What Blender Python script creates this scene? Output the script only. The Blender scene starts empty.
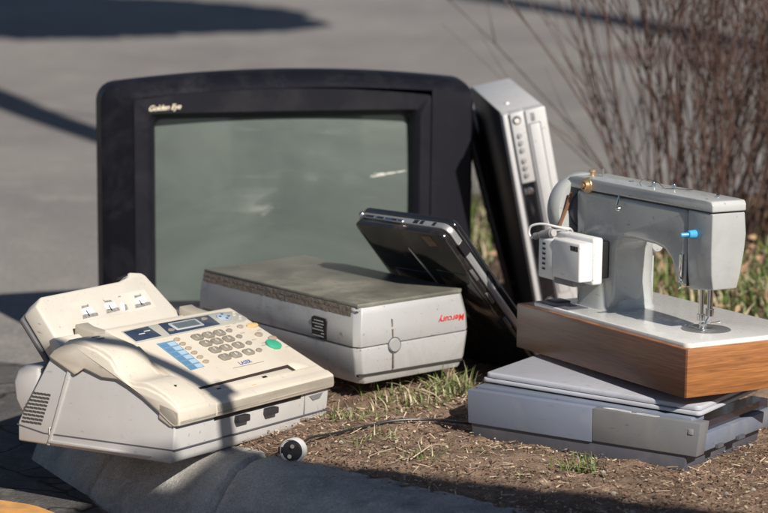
import bpy, bmesh, math, random
from mathutils import Vector, Matrix, Euler
R = math.radians
rnd = random.Random(7)
scene = bpy.context.scene
C = scene.collection

# ------------------------------------------------------------------ camera
cam_d = bpy.data.cameras.new('camera'); cam = bpy.data.objects.new('camera', cam_d); C.objects.link(cam)
PITCH, ROLL, CAMH = R(10.5), R(.69), .82
fw = Vector((0, math.cos(PITCH), -math.sin(PITCH))); u0 = Vector((0, math.sin(PITCH), math.cos(PITCH))); r0 = Vector((1, 0, 0))
rt = math.cos(ROLL)*r0 + math.sin(ROLL)*u0; up = -math.sin(ROLL)*r0 + math.cos(ROLL)*u0
m = Matrix((rt, up, -fw)).transposed().to_4x4(); m.translation = (0, 0, CAMH)
cam.matrix_world = m
cam_d.sensor_width = 36; cam_d.lens = 2133/768*36; cam_d.clip_end = 2000; cam_d.clip_start = .05
cam_d.dof.use_dof = True; cam_d.dof.focus_distance = 3.02; cam_d.dof.aperture_fstop = 4.9
scene.camera = cam
scene.render.resolution_x = 1024; scene.render.resolution_y = 684

# ------------------------------------------------------------------ light
SUN_AZ, SUN_EL = R(-59), R(38)      # azimuth measured from +x
S = Vector((math.cos(SUN_AZ)*math.cos(SUN_EL), math.sin(SUN_AZ)*math.cos(SUN_EL), math.sin(SUN_EL)))
w = bpy.data.worlds.new('World'); scene.world = w; w.use_nodes = True
nt = w.node_tree; nt.nodes.clear()
sky = nt.nodes.new('ShaderNodeTexSky'); sky.sky_type = 'NISHITA'; sky.sun_disc = False
sky.sun_elevation = SUN_EL; sky.sun_rotation = R(90) - SUN_AZ
sky.air_density = .9; sky.dust_density = .4; sky.ozone_density = 1.0
bg = nt.nodes.new('ShaderNodeBackground'); bg.inputs[1].default_value = .05
wo = nt.nodes.new('ShaderNodeOutputWorld'); nt.links.new(sky.outputs[0], bg.inputs[0]); nt.links.new(bg.outputs[0], wo.inputs[0])
sd = bpy.data.lights.new('sun', 'SUN'); sd.energy = 5; sd.angle = R(.5); sd.color = (1, .93, .83)
so = bpy.data.objects.new('sun', sd); C.objects.link(so); so.location = S*20; so.rotation_euler = S.to_track_quat('Z', 'Y').to_euler()
vs = scene.view_settings; vs.view_transform = 'Standard'; vs.look = 'None'; vs.gamma = 1; vs.use_curve_mapping = False; vs.exposure = .27

# ------------------------------------------------------------------ materials
MATS = {}
def mat(name, col, rough=.5, metal=0, vary=.12, vscale=8, bump=.0, bscale=200, coat=0, dirt=0, dirtcol=(.2, .16, .12), dscale=14, spec=.5, speck=0, aniso=None, grime=0):
    if name in MATS: return MATS[name]
    m = bpy.data.materials.new(name); m.use_nodes = True; nt = m.node_tree; N = nt.nodes; L = nt.links
    b = N['Principled BSDF']; tc = N.new('ShaderNodeTexCoord')
    b.inputs['Roughness'].default_value = rough; b.inputs['Metallic'].default_value = metal
    b.inputs['Specular IOR Level'].default_value = spec
    b.inputs['Coat Weight'].default_value = coat; b.inputs['Coat Roughness'].default_value = .08
    n = N.new('ShaderNodeTexNoise'); n.inputs['Scale'].default_value = vscale; n.inputs['Detail'].default_value = 6; n.inputs['Roughness'].default_value = .65
    L.new(tc.outputs['Object'], n.inputs['Vector'])
    cr = N.new('ShaderNodeMapRange'); cr.inputs[1].default_value = .3; cr.inputs[2].default_value = .7
    cr.inputs[3].default_value = 1-vary; cr.inputs[4].default_value = 1+vary; L.new(n.outputs['Fac'], cr.inputs[0])
    mul = N.new('ShaderNodeVectorMath'); mul.operation = 'SCALE'; mul.inputs[0].default_value = col; L.new(cr.outputs[0], mul.inputs['Scale'])
    out = mul.outputs[0]
    if dirt:
        d = N.new('ShaderNodeTexNoise'); d.inputs['Scale'].default_value = dscale; d.inputs['Detail'].default_value = 9; d.inputs['Roughness'].default_value = .72; d.inputs['Distortion'].default_value = .4
        L.new(tc.outputs['Object'], d.inputs['Vector'])
        mr = N.new('ShaderNodeMapRange'); mr.inputs[1].default_value = .5; mr.inputs[2].default_value = .72; mr.inputs[3].default_value = 0; mr.inputs[4].default_value = dirt
        L.new(d.outputs['Fac'], mr.inputs[0])
        mx = N.new('ShaderNodeMix'); mx.data_type = 'RGBA'; mx.inputs['B'].default_value = (*dirtcol, 1)
        L.new(mr.outputs[0], mx.inputs['Factor']); L.new(out, mx.inputs['A']); out = mx.outputs['Result']
        rr = N.new('ShaderNodeMapRange'); rr.inputs[1].default_value = 0; rr.inputs[2].default_value = 1; rr.inputs[3].default_value = rough; rr.inputs[4].default_value = min(1, rough+.45)
        L.new(mr.outputs[0], rr.inputs[0]); L.new(rr.outputs[0], b.inputs['Roughness'])
    if grime:   # small dark specks and scuffs
        v = N.new('ShaderNodeTexNoise'); v.inputs['Scale'].default_value = 160; v.inputs['Detail'].default_value = 3
        mp = N.new('ShaderNodeMapping'); mp.inputs['Scale'].default_value = (1, .35, 1); L.new(tc.outputs['Object'], mp.inputs[0]); L.new(mp.outputs[0], v.inputs['Vector'])
        mr = N.new('ShaderNodeMapRange'); mr.inputs[1].default_value = .66; mr.inputs[2].default_value = .74; mr.inputs[3].default_value = 0; mr.inputs[4].default_value = grime
        L.new(v.outputs['Fac'], mr.inputs[0])
        mx = N.new('ShaderNodeMix'); mx.data_type = 'RGBA'; mx.inputs['B'].default_value = (.06, .05, .045, 1)
        L.new(mr.outputs[0], mx.inputs['Factor']); L.new(out, mx.inputs['A']); out = mx.outputs['Result']
    L.new(out, b.inputs['Base Color'])
    if bump:
        bn = N.new('ShaderNodeTexNoise'); bn.inputs['Scale'].default_value = bscale; bn.inputs['Detail'].default_value = 5; L.new(tc.outputs['Object'], bn.inputs['Vector'])
        bp = N.new('ShaderNodeBump'); bp.inputs['Strength'].default_value = bump; bp.inputs['Distance'].default_value = .001
        L.new(bn.outputs['Fac'], bp.inputs['Height']); L.new(bp.outputs[0], b.inputs['Normal'])
    MATS[name] = m; return m

def ground_mat(name, c1, c2, c3, s1, s2, rough=.9, bump=.5, bs=120, crack=0):
    m = bpy.data.materials.new(name); m.use_nodes = True; nt = m.node_tree; N = nt.nodes; L = nt.links
    b = N['Principled BSDF']; b.inputs['Roughness'].default_value = rough; b.inputs['Specular IOR Level'].default_value = .25
    tc = N.new('ShaderNodeTexCoord')
    def noise(s, d=6, r=.6):
        n = N.new('ShaderNodeTexNoise'); n.inputs['Scale'].default_value = s; n.inputs['Detail'].default_value = d; n.inputs['Roughness'].default_value = r
        L.new(tc.outputs['Object'], n.inputs['Vector']); return n.outputs['Fac']
    def mr(x, a, b_, lo=0, hi=1):
        k = N.new('ShaderNodeMapRange'); k.inputs[1].default_value = a; k.inputs[2].default_value = b_; k.inputs[3].default_value = lo; k.inputs[4].default_value = hi; L.new(x, k.inputs[0]); return k.outputs[0]
    def mix(f, a, b_):
        k = N.new('ShaderNodeMix'); k.data_type = 'RGBA'; L.new(f, k.inputs['Factor'])
        for s_, v in (('A', a), ('B', b_)):
            if isinstance(v, tuple): k.inputs[s_].default_value = (*v, 1)
            else: L.new(v, k.inputs[s_])
        return k.outputs['Result']
    f1 = noise(s1); f2 = noise(s2, 8, .7); fine = noise(bs, 4, .7)
    c = mix(mr(f1, .4, .62), c1, c2); c = mix(mr(f2, .5, .68), c, c3)
    k = N.new('ShaderNodeVectorMath'); k.operation = 'SCALE'; L.new(c, k.inputs[0]); L.new(mr(fine, .3, .7, .72, 1.28), k.inputs['Scale']); c = k.outputs[0]
    h = fine
    if crack:
        v = N.new('ShaderNodeTexVoronoi'); v.feature = 'DISTANCE_TO_EDGE'; v.inputs['Scale'].default_value = crack
        nn = N.new('ShaderNodeTexNoise'); nn.inputs['Scale'].default_value = 9; L.new(tc.outputs['Object'], nn.inputs['Vector'])
        ad = N.new('ShaderNodeMix'); ad.data_type = 'VECTOR'; ad.inputs['Factor'].default_value = .12; L.new(tc.outputs['Object'], ad.inputs['A']); L.new(nn.outputs['Color'], ad.inputs['B'])
        L.new(ad.outputs['Result'], v.inputs['Vector'])
        e = mr(v.outputs['Distance'], .004, .03); c = mix(e, (.02, .018, .018), c)
    L.new(c, b.inputs['Base Color'])
    bp = N.new('ShaderNodeBump'); bp.inputs['Strength'].default_value = bump; bp.inputs['Distance'].default_value = .004; L.new(h, bp.inputs['Height']); L.new(bp.outputs[0], b.inputs['Normal'])
    return m

def wood_mat(name='oak_veneer', kk=(1, 1, 1)):
    m = bpy.data.materials.new(name); m.use_nodes = True; nt = m.node_tree; N = nt.nodes; L = nt.links
    b = N['Principled BSDF']; b.inputs['Roughness'].default_value = .38; b.inputs['Coat Weight'].default_value = .25; b.inputs['Coat Roughness'].default_value = .25
    tc = N.new('ShaderNodeTexCoord'); mp = N.new('ShaderNodeMapping'); mp.inputs['Scale'].default_value = (1.8, 1.8, 42); L.new(tc.outputs['Object'], mp.inputs[0])
    n = N.new('ShaderNodeTexNoise'); n.inputs['Scale'].default_value = 3.2; n.inputs['Detail'].default_value = 8; n.inputs['Roughness'].default_value = .62; n.inputs['Distortion'].default_value = 1.4; L.new(mp.outputs[0], n.inputs['Vector'])
    cr = N.new('ShaderNodeValToRGB'); e = cr.color_ramp.elements; e[0].position = .3; e[0].color = (.20, .078, .028, 1); e[1].position = .75; e[1].color = (.46, .2, .07, 1)
    x = e.new(.5); x.color = (.34, .137, .046, 1); L.new(n.outputs['Fac'], cr.inputs[0])
    mp2 = N.new('ShaderNodeMapping'); mp2.inputs['Scale'].default_value = (14, 14, 420); L.new(tc.outputs['Object'], mp2.inputs[0])
    f = N.new('ShaderNodeTexNoise'); f.inputs['Scale'].default_value = 2; f.inputs['Detail'].default_value = 3; L.new(mp2.outputs[0], f.inputs['Vector'])
    mr = N.new('ShaderNodeMapRange'); mr.inputs[1].default_value = .3; mr.inputs[2].default_value = .7; mr.inputs[3].default_value = .66; mr.inputs[4].default_value = 1.18; L.new(f.outputs['Fac'], mr.inputs[0])
    k = N.new('ShaderNodeVectorMath'); k.operation = 'SCALE'; L.new(cr.outputs[0], k.inputs[0]); L.new(mr.outputs[0], k.inputs['Scale']); L.new(k.outputs[0], b.inputs['Base Color'])
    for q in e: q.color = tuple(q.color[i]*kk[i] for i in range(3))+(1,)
    return m

def glass_crt():
    m = bpy.data.materials.new('crt_glass'); m.use_nodes = True; nt = m.node_tree; N = nt.nodes; L = nt.links
    b = N['Principled BSDF']; b.inputs['Roughness'].default_value = .5; b.inputs['Coat Weight'].default_value = .9; b.inputs['Coat Roughness'].default_value = .06
    tc = N.new('ShaderNodeTexCoord')
    mp = N.new('ShaderNodeMapping'); mp.inputs['Scale'].default_value = (1, 1, 2.2); mp.inputs['Rotation'].default_value = (0, .35, 0); L.new(tc.outputs['Object'], mp.inputs[0])
    n = N.new('ShaderNodeTexNoise'); n.inputs['Scale'].default_value = 2.6; n.inputs['Detail'].default_value = 9; n.inputs['Roughness'].default_value = .62; n.inputs['Distortion'].default_value = .9; L.new(mp.outputs[0], n.inputs['Vector'])
    cr = N.new('ShaderNodeValToRGB'); e = cr.color_ramp.elements; e[0].position = .28; e[0].color = (.058, .079, .073, 1); e[1].position = .75; e[1].color = (.122, .149, .136, 1); L.new(n.outputs['Fac'], cr.inputs[0])
    # dried wipe marks
    mp2 = N.new('ShaderNodeMapping'); mp2.inputs['Scale'].default_value = (7, 7, 40); mp2.inputs['Rotation'].default_value = (0, -.45, 0); L.new(tc.outputs['Object'], mp2.inputs[0])
    n2 = N.new('ShaderNodeTexNoise'); n2.inputs['Scale'].default_value = 1.3; n2.inputs['Detail'].default_value = 5; L.new(mp2.outputs[0], n2.inputs['Vector'])
    mr = N.new('ShaderNodeMapRange'); mr.inputs[1].default_value = .62; mr.inputs[2].default_value = .8; mr.inputs[3].default_value = 0; mr.inputs[4].default_value = .14; L.new(n2.outputs['Fac'], mr.inputs[0])
    mx = N.new('ShaderNodeMix'); mx.data_type = 'RGBA'; mx.inputs['B'].default_value = (.3, .32, .3, 1); L.new(mr.outputs[0], mx.inputs['Factor']); L.new(cr.outputs[0], mx.inputs['A'])
    L.new(mx.outputs['Result'], b.inputs['Base Color']); MATS['crt'] = m; return m

# ------------------------------------------------------------------ mesh helpers
def obj(name, bm, m, parent=None, smooth=True, ang=40, loc=None, rot=None):
    bmesh.ops.recalc_face_normals(bm, faces=bm.faces)
    me = bpy.data.meshes.new(name); bm.to_mesh(me); bm.free()
    for x in (m if isinstance(m, (list, tuple)) else [m]): me.materials.append(x)
    if smooth:
        me.polygons.foreach_set('use_smooth', [True]*len(me.polygons)); me.set_sharp_from_angle(angle=R(ang))
    o = bpy.data.objects.new(name, me); C.objects.link(o)
    if parent: o.parent = parent
    if loc: o.location = loc
    if rot: o.rotation_euler = rot
    return o
def merge(dst, src, M=None, mi=None):
    if M is not None: bmesh.ops.transform(src, matrix=M, verts=src.verts)
    if mi is not None:
        for f in src.faces: f.material_index = mi
    me = bpy.data.meshes.new('tmp'); src.to_mesh(me); dst.from_mesh(me); bpy.data.meshes.remove(me); src.free()
def box(bm, x0, x1, y0, y1, z0, z1, r=0, seg=2, M=None, mi=None):
    t = bmesh.new(); bmesh.ops.create_cube(t, size=1)
    for v in t.verts: v.co = ((x0+x1)/2+v.co.x*(x1-x0), (y0+y1)/2+v.co.y*(y1-y0), (z0+z1)/2+v.co.z*(z1-z0))
    if r: bmesh.ops.bevel(t, geom=list(t.edges), offset=min(r, .49*min(x1-x0, y1-y0, z1-z0)), segments=seg, profile=.5, affect='EDGES')
    merge(bm, t, M, mi); return bm
def prism(bm, pts, a0, a1, axis='x', r=0, seg=2, M=None, mi=None, corners=None):
    """pts are 2-D points in the other two axes (x: y,z   y: x,z   z: x,y)"""
    t = bmesh.new()
    def P(p, a): return {'x': (a, p[0], p[1]), 'y': (p[0], a, p[1]), 'z': (p[0], p[1], a)}[axis]
    A = [t.verts.new(P(p, a0)) for p in pts]; B = [t.verts.new(P(p, a1)) for p in pts]
    t.faces.new(A); t.faces.new(list(reversed(B))); n = len(pts)
    for i in range(n): t.faces.new((A[i], B[i], B[(i+1) % n], A[(i+1) % n]))
    bmesh.ops.recalc_face_normals(t, faces=t.faces)
    if r:
        es = [e for e in t.edges if e.calc_face_angle(0) > R(28)]
        bmesh.ops.bevel(t, geom=es, offset=r, segments=seg, profile=.5, affect='EDGES', clamp_overlap=True)
    merge(bm, t, M, mi); return bm
def tube(bm, pts, r, n=8, r2=None, caps=True):
    pts = [Vector(p) for p in pts]; rs = r if isinstance(r, (list, tuple)) else [r + ((r2 if r2 is not None else r)-r)*i/max(1, len(pts)-1) for i in range(len(pts))]
    prev = None; ref = Vector((.3, .2, .93))
    for i, p in enumerate(pts):
        d = (pts[min(i+1, len(pts)-1)]-pts[max(i-1, 0)]).normalized()
        a = d.cross(ref)
        if a.length < .05: a = d.cross(Vector((1, 0, 0)))
        a.normalize(); b = d.cross(a)
        ring = [bm.verts.new(p+(a*math.cos(2*math.pi*k/n)+b*math.sin(2*math.pi*k/n))*rs[i]) for k in range(n)]
        if prev:
            for k in range(n): bm.faces.new((prev[k], prev[(k+1) % n], ring[(k+1) % n], ring[k]))
        elif caps: bm.faces.new(ring)
        prev = ring
    if caps: bm.faces.new(list(reversed(prev)))
    return bm
def lathe(bm, prof, n=32, M=None):
    """prof: (radius, height) along local z"""
    t = bmesh.new(); prev = None
    for (r, z) in prof:
        ring = [t.verts.new((r*math.cos(2*math.pi*k/n), r*math.sin(2*math.pi*k/n), z)) for k in range(n)] if r > 1e-6 else [t.verts.new((0, 0, z))]
        if prev:
            if len(prev) == 1 and len(ring) == n:
                for k in range(n): t.faces.new((prev[0], ring[k], ring[(k+1) % n]))
            elif len(ring) == 1 and len(prev) == n:
                for k in range(n): t.faces.new((prev[k], prev[(k+1) % n], ring[0]))
            else:
                for k in range(n): t.faces.new((prev[k], prev[(k+1) % n], ring[(k+1) % n], ring[k]))
        prev = ring
    merge(bm, t, M); return bm
def spline(pts, n=6):
    P = [Vector(p) for p in pts]; out = []
    for i in range(len(P)-1):
        a, b, c, d = P[max(i-1, 0)], P[i], P[i+1], P[min(i+2, len(P)-1)]
        for k in range(n):
            t = k/n; out.append(.5*((2*b)+(c-a)*t+(2*a-5*b+4*c-d)*t*t+(3*b-a-3*c+d)*t**3))
    out.append(P[-1]); return out
def text(s, size, depth=.0002, shear=0, bold=0, space=1):
    cu = bpy.data.curves.new('t', 'FONT'); cu.body = s; cu.size = size; cu.extrude = depth; cu.shear = shear; cu.offset = bold; cu.space_character = space; cu.align_x = 'CENTER'; cu.align_y = 'CENTER'; cu.resolution_u = 3
    o = bpy.data.objects.new('t', cu); C.objects.link(o); dg = bpy.context.evaluated_depsgraph_get()
    me = bpy.data.meshes.new_from_object(o.evaluated_get(dg)); bm = bmesh.new(); bm.from_mesh(me)
    bpy.data.objects.remove(o); bpy.data.curves.remove(cu); bpy.data.meshes.remove(me); return bm
def basis(o, x, y):   # matrix placing text: x right, y up
    x = Vector(x).normalized(); y = Vector(y); z = x.cross(y).normalized(); y = z.cross(x)
    M = Matrix((x, y, z)).transposed().to_4x4(); M.translation = o; return M
def thing(name, label, cat, loc, eul=(0, 0, 0), group=None):
    o = bpy.data.objects.new(name, None); C.objects.link(o); o.empty_display_size = .05
    o.rotation_mode = 'YXZ'; o.location = loc; yaw, tx, ty = eul; o.rotation_euler = (R(tx), R(ty), R(yaw))
    o['label'] = label; o['category'] = cat
    if group: o['group'] = group
    return o
def tag(o, label, cat, group=None):
    o['label'] = label; o['category'] = cat
    if group: o['group'] = group
    return o
def kind(o, k): o['kind'] = k; return o

# ------------------------------------------------------------------ setting
def smooth(a, b, x):
    t = max(0, min(1, (x-a)/(b-a))); return t*t*(3-2*t)
bottom = [(-.50, 5.3), (-.50, 4.6), (-.50, 3.8), (-.535, 3.45), (-.546, 3.28), (-.54, 3.15), (-.47, 3.03), (-.39, 2.9), (-.335, 2.83), (-.26, 2.765), (.125, 2.47), (.6, 2.11), (1.4, 1.5), (3, .28)]
def offset(pl, d):
    out = []
    for i, p in enumerate(pl):
        a = Vector(pl[max(i-1, 0)]); b = Vector(pl[min(i+1, len(pl)-1)]); t = (b-a).normalized(); n = Vector((-t.y, t.x))
        out.append(Vector(p)+n*d)
    return out
def dens(pl, step=.03):
    out = []
    for a, b in zip(pl[:-1], pl[1:]):
        a = Vector(a); b = Vector(b); k = max(1, int((b-a).length/step))
        out += [a+(b-a)*i/k for i in range(k)]
    return out+[Vector(pl[-1])]
kb = dens(bottom)
inner = offset(kb, .165)
def inside(x, y):
    if y > 5.3: return False
    best = 1e9; sgn = 0
    for a, b in zip(innerc[:-1], innerc[1:]):
        ab = b-a; ap = Vector((x, y))-a; t = max(0, min(1, ap.dot(ab)/ab.length_squared)); d = (ap-ab*t).length
        if d < best: best = d; sgn = ab.x*ap.y-ab.y*ap.x
    return sgn > 0 or best < .02
innerc = [Vector(v) for v in offset(bottom, .165)]
def gh(x, y):
    z = 0.
    z -= .075*smooth(3.62, 3.82, y)*(1-smooth(.15, .3, x))*(1-smooth(4.4, 4.8, y))
    d = (x-.4255)*.499+(y-2.8122)*.867
    z -= .082*max(0, min(.35, d))*smooth(.22, .4, x)*(1-smooth(3.3, 3.7, y))
    z += .026*math.exp(-(((x-.0)**2+(y-3.38)**2)/.03))
    z += .012*math.sin(x*7+1)*math.sin(y*5)*smooth(3.2, 3.8, y)
    return z
from mathutils import noise as mn
bm = bmesh.new()
def grid(x0, x1, y0, y1, st, amp):
    nx = int(round((x1-x0)/st)); ny = int(round((y1-y0)/st)); V = {}
    for i in range(nx+1):
        for j in range(ny+1):
            x = x0+i*st; y = y0+j*st
            ins = inside(x, y)
            z = gh(x, y)+amp*(mn.noise((x*40, y*40, 1))*.5+mn.noise((x*95, y*95, 2))*.35+mn.noise((x*12, y*12, 5))*.8) if ins else -.16
            V[i, j] = bm.verts.new((x, y, z))
    for i in range(nx):
        for j in range(ny):
            q = [V[i, j], V[i+1, j], V[i+1, j+1], V[i, j+1]]
            if any(v.co.z > -.15 for v in q): bm.faces.new(q)
grid(-.45, .75, 2.2, 3.7, .0068, .0095)
dirt = ground_mat('dirt', (.24, .165, .118), (.15, .1, .072), (.34, .25, .18), 9, 34, bump=1.0, bs=230)
kind(obj('dirt_verge', bm, dirt, ang=180), 'structure')
bm = bmesh.new()
grid(-.45, 3.9, 3.692, 5.3, .03, .01)
grid(.742, 3.9, .8, 3.7, .03, .01)
kind(obj('verge_ground', bm, dirt, ang=180), 'structure')

asph = ground_mat('asphalt', (.22, .208, .20), (.18, .17, .168), (.255, .238, .224), .7, 4.5, bump=.5, bs=90)
bm = bmesh.new()
for q in ([(-300, 3.9), (300, 3.9), (300, 600), (-300, 600)], [(-300, -60), (300, -60), (300, 3.9), (-300, 3.9)]):
    bm.faces.new([bm.verts.new((x, y, -.09)) for x, y in q])
bmesh.ops.remove_doubles(bm, verts=bm.verts, dist=.001)
kind(obj('road', bm, asph, smooth=False), 'structure')
bm = bmesh.new()
bm.faces.new([bm.verts.new(p) for p in ((-2.2, 2.2, -.086), (-.1, 2.2, -.086), (-.44, 3.0, -.086), (-.5, 3.72, -.086), (-.9, 3.86, -.086), (-2.2, 3.8, -.086))])
kind(obj('cracked_pavement', bm, ground_mat('old_paving', (.11, .102, .1), (.08, .076, .075), (.15, .14, .13), 6, 20, bump=.9, bs=150, crack=8), smooth=False), 'structure')
bm = bmesh.new()
bm.faces.new([bm.verts.new((x, y, -.086)) for x, y in ((.95, 10.2), (1.35, 9.75), (1.9, 9.8), (2.3, 10.4), (2.1, 11.1), (1.3, 11.0))])
kind(obj('road_patch', bm, ground_mat('reddish_asphalt', (.17, .135, .13), (.15, .125, .125), (.2, .17, .165), 2, 9, bs=90), smooth=False), 'structure')
# worn orange road paint
bm = bmesh.new()
L_ = [(-1.6, 3.02), (-1.2, 2.99), (-.9, 2.955), (-.7, 2.945), (-.62, 2.925), (-.56, 2.93), (-.5, 2.905), (-.485, 2.895), (-.455, 2.865), (-.43, 2.80), (-.39, 2.72), (-.3, 2.6)]
for (a, b) in zip(L_[:-1], L_[1:]):
    bm.faces.new([bm.verts.new((p[0], p[1], -.081)) for p in (a, b, (b[0]-.03, b[1]-.17), (a[0]-.03, a[1]-.17))])
kind(obj('painted_line', bm, mat('orange_paint', (.60, .30, .09), .7, vary=.2, vscale=30, dirt=.8, dirtcol=(.2, .17, .15), dscale=25), smooth=False), 'structure')
# kerb: sloping face, rounded arris, joints
bm = bmesh.new(); kb2 = dens(bottom, .008)
secs = [(0, -.10), (.008, -.075), (.02, -.055), (.034, -.038), (.05, -.022), (.064, -.011), (.075, -.003), (.086, .001), (.1, .004), (.115, .006), (.13, .006), (.148, .005), (.163, .003), (.17, -.03)]
lens = [0]
for a, b in zip(kb2[:-1], kb2[1:]): lens.append(lens[-1]+(b-a).length)
rows = []
joints = [lens[min(range(len(kb2)), key=lambda i: (kb2[i]-Vector(q)).length)] for q in ((-.50, 4.2), (-.53, 3.5), (-.43, 2.965), (-.245, 2.755), (.32, 2.32), (.45, 2.22), (.9, 1.88), (1.6, 1.35))]
for (d, z) in secs:
    o = offset(kb2, d); row = []
    for i, p in enumerate(o):
        s = lens[i]; jd = min(abs(s-j) for j in joints); dz = -.016*max(0, 1-jd/.0075) if z > -.09 else 0
        nz = .001*mn.noise((p.x*14, p.y*14, z*30))+.0028*mn.noise((p.x*75, p.y*75, z*110))-.005*max(0, mn.noise((p.x*35, p.y*35, z*40))-.25)*3
        row.append(bm.verts.new((p.x, p.y, z+dz+nz)))
    rows.append(row)
for a, b in zip(rows[:-1], rows[1:]):
    for i in range(len(a)-1): bm.faces.new((a[i], a[i+1], b[i+1], b[i]))
kind(obj('kerb', bm, ground_mat('kerb_concrete', (.52, .50, .47), (.36, .345, .33), (.60, .575, .54), 9, 40, bump=1.0, bs=330), ang=60), 'structure')

# ------------------------------------------------------------------ shared materials
blackp = mat('black_plastic', (.017, .016, .021), .42, vary=.2, bump=.15, bscale=500, dirt=.25, dirtcol=(.09, .085, .08), dscale=5)
black = mat('deep_black', (.012, .012, .014), .4)
crt = glass_crt(); wood = wood_mat(); veneer = wood_mat('dark_veneer', (.34, .33, .5))
cream = mat('cream_plastic', (.63, .575, .49), .45, vary=.05, dirt=.22, dirtcol=(.4, .34, .27), dscale=9, grime=.25)
offwhite = mat('offwhite_plastic', (.47, .46, .455), .48, vary=.04, dirt=.22, dirtcol=(.36, .33, .29), dscale=10, grime=.35)
beige2 = mat('tray_plastic', (.56, .53, .47), .5, vary=.04, dirt=.25, dirtcol=(.35, .3, .25), dscale=9, grime=.4)
keym = mat('key_plastic', (.25, .225, .19), .45, vary=.1)
silverp = mat('silver_paint', (.53, .53, .535), .36, metal=.35, vary=.06, dirt=.55, dirtcol=(.3, .29, .27), dscale=16, grime=.5)
alu = mat('aluminium_panel', (.57, .57, .58), .4, metal=.2, vary=.05, dirt=.35, dirtcol=(.35, .34, .32), dscale=20, grime=.3)
chrome = mat('chrome', (.75, .74, .72), .16, metal=1, vary=.1, dirt=.3, dirtcol=(.25, .2, .15), dscale=60)
greyblue = mat('blue_grey_plastic', (.160, .185, .245), .5, vary=.07, dirt=.55, dirtcol=(.27, .26, .25), dscale=12, grime=.35)
greywarm = mat('warm_grey_plastic', (.165, .168, .180), .5, vary=.04, dirt=.5, dirtcol=(.24, .225, .2), dscale=12, grime=.5)
greydark = mat('dark_grey_plastic', (.085, .088, .11), .5, vary=.08, dirt=.4, dirtcol=(.2, .18, .16), dscale=16)
enamel = mat('grey_enamel', (.385, .40, .40), .25, vary=.08, vscale=14, coat=.5, dirt=.45, dirtcol=(.22, .2, .17), dscale=16, grime=.4, bump=.08, bscale=60)
enamel2 = mat('pale_enamel', (.70, .70, .68), .26, vary=.04, coat=.4, dirt=.3, dirtcol=(.3, .27, .22), dscale=18, grime=.4)
whitep = mat('white_plastic', (.70, .70, .69), .4, vary=.03, dirt=.2, dirtcol=(.4, .36, .3), dscale=20, grime=.3)
gold = mat('brass', (.75, .52, .3), .35, metal=.8, vary=.15)
cyan = mat('blue_knob_plastic', (.07, .38, .68), .3, vary=.05)
rust = mat('crumbled_foam', (.17, .14, .115), .95, vary=.35, vscale=220, bump=.6, bscale=500, dirt=.5, dirtcol=(.3, .26, .21), dscale=120)

# ------------------------------------------------------------------ television
TVO = (.1584, 3.92, -.083); TVY = 194.4
tv = thing('television', 'large black CRT television with dusty grey screen, standing behind the other devices', 'television', TVO, (TVY, 0, 0))
W_, H_ = .6825, .575
def arch(x, x0, x1, lift): t = (x-(x0+x1)/2)/((x1-x0)/2); return lift*(1-t*t)
def section(x0, x1, z0, z1, lift, r, n=22):
    pts = []
    def corner(cx, cz, a0):
        for k in range(6):
            a = R(a0+90*k/5); pts.append((cx+r*math.cos(a), cz+r*math.sin(a)))
    corner(x1-r, z1-r, 0)   # counter-clockwise from right
    for k in range(1, n): pts.append((x1-r+(x0+r-(x1-r))*k/n, z1))
    corner(x0+r, z1-r, 90); corner(x0+r, z0+r, 180); corner(x1-r, z0+r, 270)
    out = []
    for (x, z) in pts:
        if z > (z0+z1)/2: z += arch(x, x0, x1, lift)*(z-(z0+z1)/2)/((z1-z0)/2)
        out.append((x, z))
    return out
def loft(bm, secs, cap0=True, cap1=True):
    prev = None
    for (y, pts) in secs:
        ring = [bm.verts.new((p[0], y, p[1])) for p in pts]
        if prev:
            for k in range(len(ring)): bm.faces.new((prev[k], prev[(k+1) % len(ring)], ring[(k+1) % len(ring)], ring[k]))
        elif cap0: bm.faces.new(ring)
        prev = ring
    if cap1: bm.faces.new(list(reversed(prev)))
bm = bmesh.new()
zt = .4945+.083-.09
loft(bm, [(.0036, section(.001, W_-.0575, 0, .484, .016, .016)), (-.002, section(-.002, W_-.052, 0, .489, .017, .018)), (-.014, section(-.007, W_-.022, -.001, .499, .019, .024)), (-.032, section(-.008, W_-.003, 0, .504, .021, .028)), (-.06, section(-.009, W_+.002, 0, .507, .022, .03)),
          (-.095, section(.01, W_-.02, .005, .505, .02, .04)), (-.13, section(.06, W_-.07, .02, .46, .018, .05)), (-.27, section(.17, W_-.18, .06, .34, .01, .05)), (-.40, section(.22, W_-.23, .09, .26, 0, .04))], cap0=False)
obj('cabinet', bm, mat('tv_shell', (.007, .007, .0115), .42, vary=.2, bump=.12, bscale=400, dirt=.35, dirtcol=(.05, .05, .056), dscale=7, spec=.22), tv, ang=30)
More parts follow.
